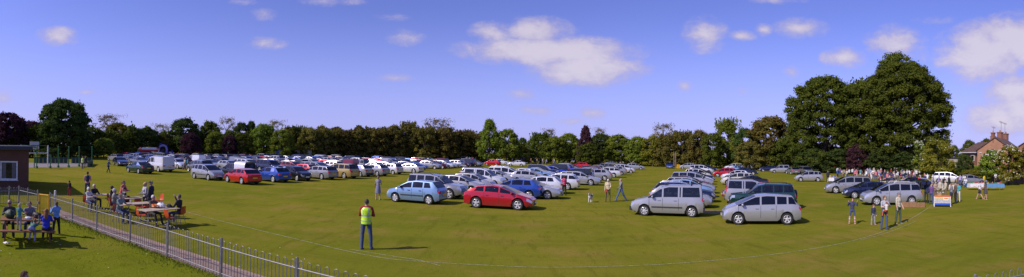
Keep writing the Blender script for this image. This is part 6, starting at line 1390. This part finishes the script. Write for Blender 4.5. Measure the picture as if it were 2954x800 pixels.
def goods(pos, rz, L, W, z, n, seed, where):
    rs = random.Random(seed); q = Matrix.Rotation(rz, 3, 'Z')
    names = [('box', 'box'), ('jar', 'jar'), ('book', 'book'), ('vase', 'vase')]; cn = ['pale grey', 'red', 'blue', 'mustard', 'black', 'green', 'pink', 'brown']
    for i in range(n):
        x = -L/2+L*(i+.5)/n; y = rs.uniform(-W/4, W/4); k = rs.randrange(4); c = rs.randrange(8); p = Vector(pos)+q @ Vector((x, y, z)); m = MB(); sx = L/n*.75
        if k == 0: m.box(p+Vector((0, 0, .08)), (sx, .2, .16), 0, q); m.box(p+Vector((0, 0, .17)), (sx*1.04, .21, .02), 0, q)
        elif k == 1: m.lathe([(0, .001), (0, .06), (.14, .065), (.17, .04), (.20, .045), (.20, .001)], p, axis='Z', seg=10)
        elif k == 2:
            for j in range(3): m.box(p+Vector((0, 0, .02+.04*j)), (sx*.9, .22, .034), 0, q @ Matrix.Rotation(.1*j, 3, 'Z'))
        else: m.lathe([(0, .001), (0, .05), (.08, .08), (.18, .03), (.24, .05), (.235, .001)], p, axis='Z', seg=10)
        tag(m.obj(names[k][0], cmat('goods', GC[c])), f'{cn[c]} {["lidded box", "rounded jar", "stack of books", "narrow-necked vase"][k]}, {ordn(i+1)} along {where}', names[k][1], 'goods on the stall tables')
# people nearest, by hand: x, y of the feet, template, heading, colours
LM = 'in the crowd round the play pen table'
NEARP = [(2672, 587, 0, 80, 'navy', 'navy', 'dark', 'person in navy jacket and trousers right behind the silver people carrier'), (2686, 590, 1, 70, 'purple', 'jeans', 'fair', 'fair-haired woman in purple cardigan and jeans left of the play pen'),
 (2698, 578, 1, 200, 'beige', 'khaki', 'grey', 'grey-haired woman in beige behind the play pen'), (2712, 574, 0, 190, 'cream', 'khaki', 'brown', 'person in cream coat behind the play pen'), (2727, 577, 0, 300, 'cream', 'khaki', 'grey', 'grey-haired man in cream waistcoat right of the play pen'),
 (2744, 592, 4, -20, 'grey', 'navy', 'brown', 'man in grey T-shirt and blue shorts beside the play pen'), (2756, 588, 0, -60, 'brown', 'black', 'brown', 'person in brown jacket between grey T-shirt man and teal-sleeved woman'), (2764, 584, 1, 250, 'turquoise', 'white', 'dark', 'woman in turquoise top and white trousers at the right of the play pen crowd'),
 (2690, 545, 0, 120, 'navy', 'jeans', 'white', 'person in navy jumper below the striped-shirt man'), (2674, 536, 3, 60, 'white', 'khaki', 'white', 'white-haired person in white shirt beyond the raised boot lid'), (2655, 548, 3, 20, 'red', 'black', 'dark', 'person in red top at the open boot of the navy saloon'),
 (2708, 548, 0, 150, 'lilac', 'grey', 'white', 'white-haired person in lilac shirt left of the white people carrier'), (2722, 552, 3, 220, 'black', 'white', 'dark', 'person in black top and white trousers in front of the white people carrier'), (2737, 550, 0, 170, 'black', 'black', 'grey', 'grey-haired person all in black in front of the white people carrier'),
 (2769, 541, 3, 60, 'lilac', 'jeans', 'fair', 'fair-haired person in lilac top bending by the steel grey hatchback'), (2783, 540, 3, 250, 'white', 'blue' if False else 'jeans', 'brown', 'person in white shirt bending at the nose of the steel grey hatchback'),
 (2863, 527, 0, 200, 'black', 'black', 'dark', 'man in black standing behind the blue covered stall table'), (2872, 530, 3, 240, 'white', 'khaki', 'fair', 'fair-haired woman in white leaning over the blue covered stall table'),
 (2630, 520, 0, 150, 'red', 'jeans', 'dark', 'person in red top left of the striped-shirt man'), (2388, 527, 0, 210, 'black', 'black', 'brown', 'person in black seated area beside the white wooden chair'), (2432, 520, 4, 0, 'beige', 'khaki', 'brown', 'broad man in beige shirt above the pewter people carrier roof'),
 (2416, 508, 0, 10, 'white', 'jeans', 'dark', 'man in white shirt and jeans before the red off-roader'), (2450, 512, 1, 10, 'white', 'black', 'dark', 'woman in white top and black trousers before the navy van'), (2459, 512, 0, 15, 'white', 'black', 'brown', 'man in white shirt and black trousers before the navy van'),
 (2470, 514, 6, 20, 'pink', 'white', 'fair', 'woman in pink top and white skirt right of the navy van'), (2500, 520, 3, 30, 'white', 'jeans', 'brown', 'person in white bending over above the pewter people carrier tail'), (2345, 497, 0, 30, 'white', 'navy', 'dark', 'person in white shirt behind the silver car parked alone'), (2356, 498, 1, 30, 'purple', 'jeans', 'dark', 'woman in purple behind the silver car parked alone'), (2372, 499, 0, 20, 'blue', 'jeans', 'brown', 'man in royal blue shirt behind the silver car parked alone')]
for (x, y, k, hd, a, b, c, lab) in NEARP: crowd_person(at(x, y), hd, k, a, b, c, lab, 'people at the boot sale')
P_('man in navy and white striped polo shirt and white hat near the white people carrier', at(2689, 556), 160, 1.78, IDLE, (.02, .03, .08), JEAN, hair=('short', (.3, .28, .25)), detail=.02, sleeve='short', striped=('top', (.6, .6, .6)), band=.13, extra=cap_((.6, .58, .5), False))
P_('man in maroon and grey striped shirt in the thick of the stall crowd', at(2637, 524), 10, 1.76, HOLD, (.20, .03, .05), JEAN, hair=('thin', (.3, .2, .15)), detail=.022, striped=('top', (.35, .35, .36)), band=.13)
P_('person sitting in blue top beside the small table left of the steel grey hatchback', at(2786, 541), 250, 1.68, SIT(.42, (30, 8, 50, 10), 14), (.6, .6, .62), (.03, .16, .42), hair=('short', (.1, .06, .04)), detail=.02)
def cluster(n, xr, yr, mark, seed, hdr=(0, 360), kinds=(0, 0, 1, 1, 2, 3, 4, 5, 6), group='far crowd along the boot sale'):
    rs = random.Random(seed); used = {}; xs = sorted(rs.uniform(*xr) for _ in range(n)); C_ = []
    for i, x in enumerate(xs):
        y = rs.uniform(*yr); p = at(x, y)
        if clash2(p): p = at(x, yr[0]+1)
        k = rs.choice(kinds); a = rs.choice(['white', 'white', 'cream', 'navy', 'black', 'black', 'red', 'blue', 'pink', 'grey', 'purple', 'brown', 'beige', 'turquoise', 'lilac', 'white']); b = rs.choice(['jeans', 'jeans', 'black', 'khaki', 'grey', 'navy', 'white']); c = rs.choice(['dark', 'brown', 'brown', 'grey', 'fair', 'white'])
        w_ = {5: 'child'}.get(k, 'adult')
        crowd_person(p, rs.uniform(*hdr), k, a, b, c, f"{w_} in {a} top and {b if b == 'jeans' else b+' legwear'}, {ordn(i+1)} along {mark}" if i % 1 == 0 else '', group)
def clash2(p):
    for (k, x, y, hd) in CARS_PLACED:
        dx, dy = p.x-x, p.y-y
        if dx*dx+dy*dy > 9: continue
        a = R(hd); u = dx*math.sin(a)+dy*math.cos(a); v = dx*math.cos(a)-dy*math.sin(a)
        if abs(u) < 2.5 and abs(v) < 1.1: return True
    return False
cluster(16, (1342, 1372), (468, 472), 'the line left of the pewter carrier', 31)
cluster(14, (1478, 1508), (471, 473), 'the line behind the white coupe', 32)
cluster(20, (1528, 1604), (471, 477), 'the line left of the black off-roader', 33)
cluster(16, (1680, 1860), (468, 473), 'the line behind the middle block', 34)
cluster(22, (1985, 2150), (480, 487), 'the line behind the right files', 35)
cluster(9, (2205, 2225), (484, 489), 'the line right of the high van', 36)
cluster(20, (2270, 2420), (488, 496), 'the line behind the upright off-roader', 37)
cluster(34, (2470, 2660), (502, 522), 'the line under the giant beeches', 38)
cluster(34, (2505, 2690), (518, 545), 'the line behind the silver carrier', 39)
cluster(14, (760, 1150), (443, 449), 'the line before the hawthorns', 40)
cluster(8, (2395, 2520), (508, 520), 'the line by the red off-roader', 41)
cluster(4, (532, 546), (487, 491), 'the group by the dark grey hatchback', 42); cluster(4, (490, 506), (456, 460), 'the group near the purple inflatable', 43)
# playpen stall, crates, tables, chairs
PP_ = at(2718, 596); pen = thing('play_pen', 'blue, yellow and red mesh play pen used as a stall table', 'play pen', PP_, R(-50)); BL = cmat('blue_plastic', (.02, .08, .45), .4); YE = cmat('yellow_plastic', (.72, .52, .02), .4); RE = cmat('red_plastic', (.50, .02, .02), .4); W2, D2 = .84, .85
m = MB(); m.box((0, 0, .20), (2*W2*.7, 2*D2*.5, .16)); m.obj('base', BL, pen)
for sx in (-1, 1):
    for sy in (-1, 1): m = MB(); m.tube([(sx*W2*.7, sy*D2*.5, .78), (sx*W2*.72, sy*D2*.52, .08)], .025, 6); m.ell((sx*W2*.72, sy*D2*.52, .05), (.045, .045, .05)); m.obj('leg', WHITEP, pen)
m = MB()
for sy in (-1, 1): m.tube([(-W2*.7, sy*D2*.5, .78), (W2*.7, sy*D2*.5, .78)], .035, 8)
for sx in (-1, 1): m.tube([(sx*W2*.7, -D2*.5, .78), (sx*W2*.7, D2*.5, .78)], .035, 8)
m.obj('top_rail', RE, pen); NET = cmat('netting', (.42, .42, .44))
for sy in (-1, 1): m = MB(); m.box((0, sy*D2*.5, .45), (2*W2*.68, .012, .36)); m.obj('mesh_side', NET, pen); m = MB(); m.box((0, sy*D2*.502, .69), (2*W2*.69, .02, .13)); m.obj('padding', YE, pen)
for sx in (-1, 1): m = MB(); m.box((sx*W2*.7, 0, .45), (.012, D2*.96, .36)); m.obj('mesh_side', NET, pen)
CARD = cmat('cardboard', (.36, .22, .11))
m = MB(); m.box(PP_+Vector((-.2, .1, .90)), (.42, .32, .20), 0, Matrix.Rotation(.6, 3, 'Z')); tag(m.obj('cardboard_box', CARD), 'tan cardboard box resting on the play pen', 'box')
q50 = Matrix.Rotation(R(-50), 3, 'Z'); m = MB(); m.box(PP_+q50@Vector((.25, -D2*.55, .60)), (.42, .012, .26), 0, q50); sgn = m.obj('paper_sign', cmat('paper', (.6, .6, .56))); tag(sgn, 'white paper sign with orange letters taped to the play pen', 'sign')
m = MB(); m.box(PP_+q50@Vector((.25, -D2*.565, .63)), (.30, .006, .08), 0, q50); m.obj('lettering', cmat('orange_ink', (.65, .2, .02)), sgn)
CRW = mat('crate_wood', (.27, .15, .07), .85)
for i, (x, lab) in enumerate(((2611, 'wooden crate nearest the rear wheel hub, leftmost of three'), (2632, 'middle one of three wooden crates beside the silver people carrier'), (2654, 'wooden crate of plants, rightmost of three by the silver people carrier'))):
    p = at(x, 598); c = thing('wooden_crate', lab, 'crate', p, R(-38)); m = MB()
    for z in (.06, .18, .30):
        for s_ in (-1, 1): m.box((0, s_*.21, z), (.62, .015, .10)); m.box((s_*.30, 0, z), (.015, .40, .10))
    m.box((0, 0, .02), (.58, .38, .015)); m.obj('slats', CRW, c, smooth=False); m = MB()
    for sx in (-1, 1):
        for sy in (-1, 1): m = MB(); m.box((sx*.285, sy*.195, .175), (.03, .03, .35)); m.obj('corner_post', CRW, c, smooth=False)
    if i == 2: rs_ = np.random.RandomState(9); n_ = 260; pts = rs_.uniform(-1, 1, (n_, 3))*np.array([.26, .17, .14])+np.array([0, 0, .44]); nr = rs_.normal(size=(n_, 3)); nr /= np.linalg.norm(nr, axis=1)[:, None]; pl = link('plant_tray', leaf_mesh('plant_tray', pts, nr, .09, rs_, LEAF['green'], rs_.rand(n_)), None, p, R(-38)); tag(pl, 'bushy green seedlings standing in the rightmost crate', 'plants')
wc = thing('wooden_chair', 'cream painted wooden chair standing alone beside the silver car', 'chair', at(2392, 526), R(120)); CRM = cmat('cream_paint', (.62, .55, .38), .5)
m = MB(); m.box((0, 0, .45), (.42, .42, .04)); m.obj('seat', CRM, wc)
for sx in (-1, 1):
    m = MB(); m.box((sx*.18, .18, .22), (.045, .045, .44)); m.obj('leg', CRM, wc); m = MB(); m.box((sx*.18, -.18, .48), (.045, .045, .96)); m.obj('leg', CRM, wc)
m = MB()
for z in (.62, .76, .90): m.box((0, -.18, z), (.34, .03, .06))
m.obj('backrest', CRM, wc)
tp = [((2822, 548), -30, (.66, .65, .66), 'long stall table under a white cloth left of the blue one', 2.4), ((2868, 549), -35, (.10, .24, .42), 'stall table under a bright blue cloth beneath the flowering bush', 2.2), ((2405, 528), 30, (.6, .6, .6), 'white covered table right of the cream wooden chair', 1.8), ((2752, 553), 20, (.58, .5, .4), 'small pale table before the white people carrier', 1.2), ((2480, 521), 10, (.3, .22, .15), 'brown stall table under the giant beeches', 1.9), ((2560, 531), 15, (.55, .4, .4), 'pinkish stall table beyond the silver people carrier', 1.9), ((2615, 533), 15, (.25, .3, .5), 'blue-grey stall table beyond the silver people carrier', 1.9), ((2440, 503), 10, (.6, .6, .58), 'white stall table before the navy van', 2.0)]
for i, ((x, y), rz, col, lab, L_) in enumerate(tp):
    p = at(x, y); tcloth(lab, p, R(rz), L_, .75, col, cloth=True, seed=i); goods(p, R(rz), L_*.9, .7, .765, 6, 50+i, 'the '+' '.join(lab.split()[:5]))
# folding A-frame table end and teddy on the blue stall
m = MB(); p = at(2888, 549); [m.tube([p+Vector((dx, 0, 0)), p+Vector((dx*.3, 0, 1.05))], .025, 6) for dx in (-.35, .35)]; m.tube([p+Vector((-.22, 0, .45)), p+Vector((.22, 0, .45))], .02, 6); tag(m.obj('trestle', CRW), 'wooden A-frame trestle at the right end of the blue stall table', 'trestle')
p = at(2839, 546); m = MB(); m.ell(p+Vector((0, 0, 1.28)), (.28, .08, .30), seg=16, rings=10); bn = m.obj('balloon', YE); tag(bn, 'round pale yellow balloon face above the white stall table', 'balloon'); m = MB(); m.tube([p+Vector((0, 0, .76)), p+Vector((0, 0, 1.0))], .01, 5); m.obj('stick', WHITEP, bn)
rk = at(2714, 566); t = thing('shelf_rack', 'white slatted rack on wheels beside the white people carrier', 'rack', rk, R(-20))
for sx in (-1, 1): m = MB(); m.tube([(sx*.45, 0, 0), (sx*.45, 0, 1.15)], .03, 6); m.obj('upright', WHITEP, t)
for z in (.35, .65, .95): m = MB(); m.box((0, 0, z), (.9, .35, .04)); m.obj('shelf', WHITEP, t)
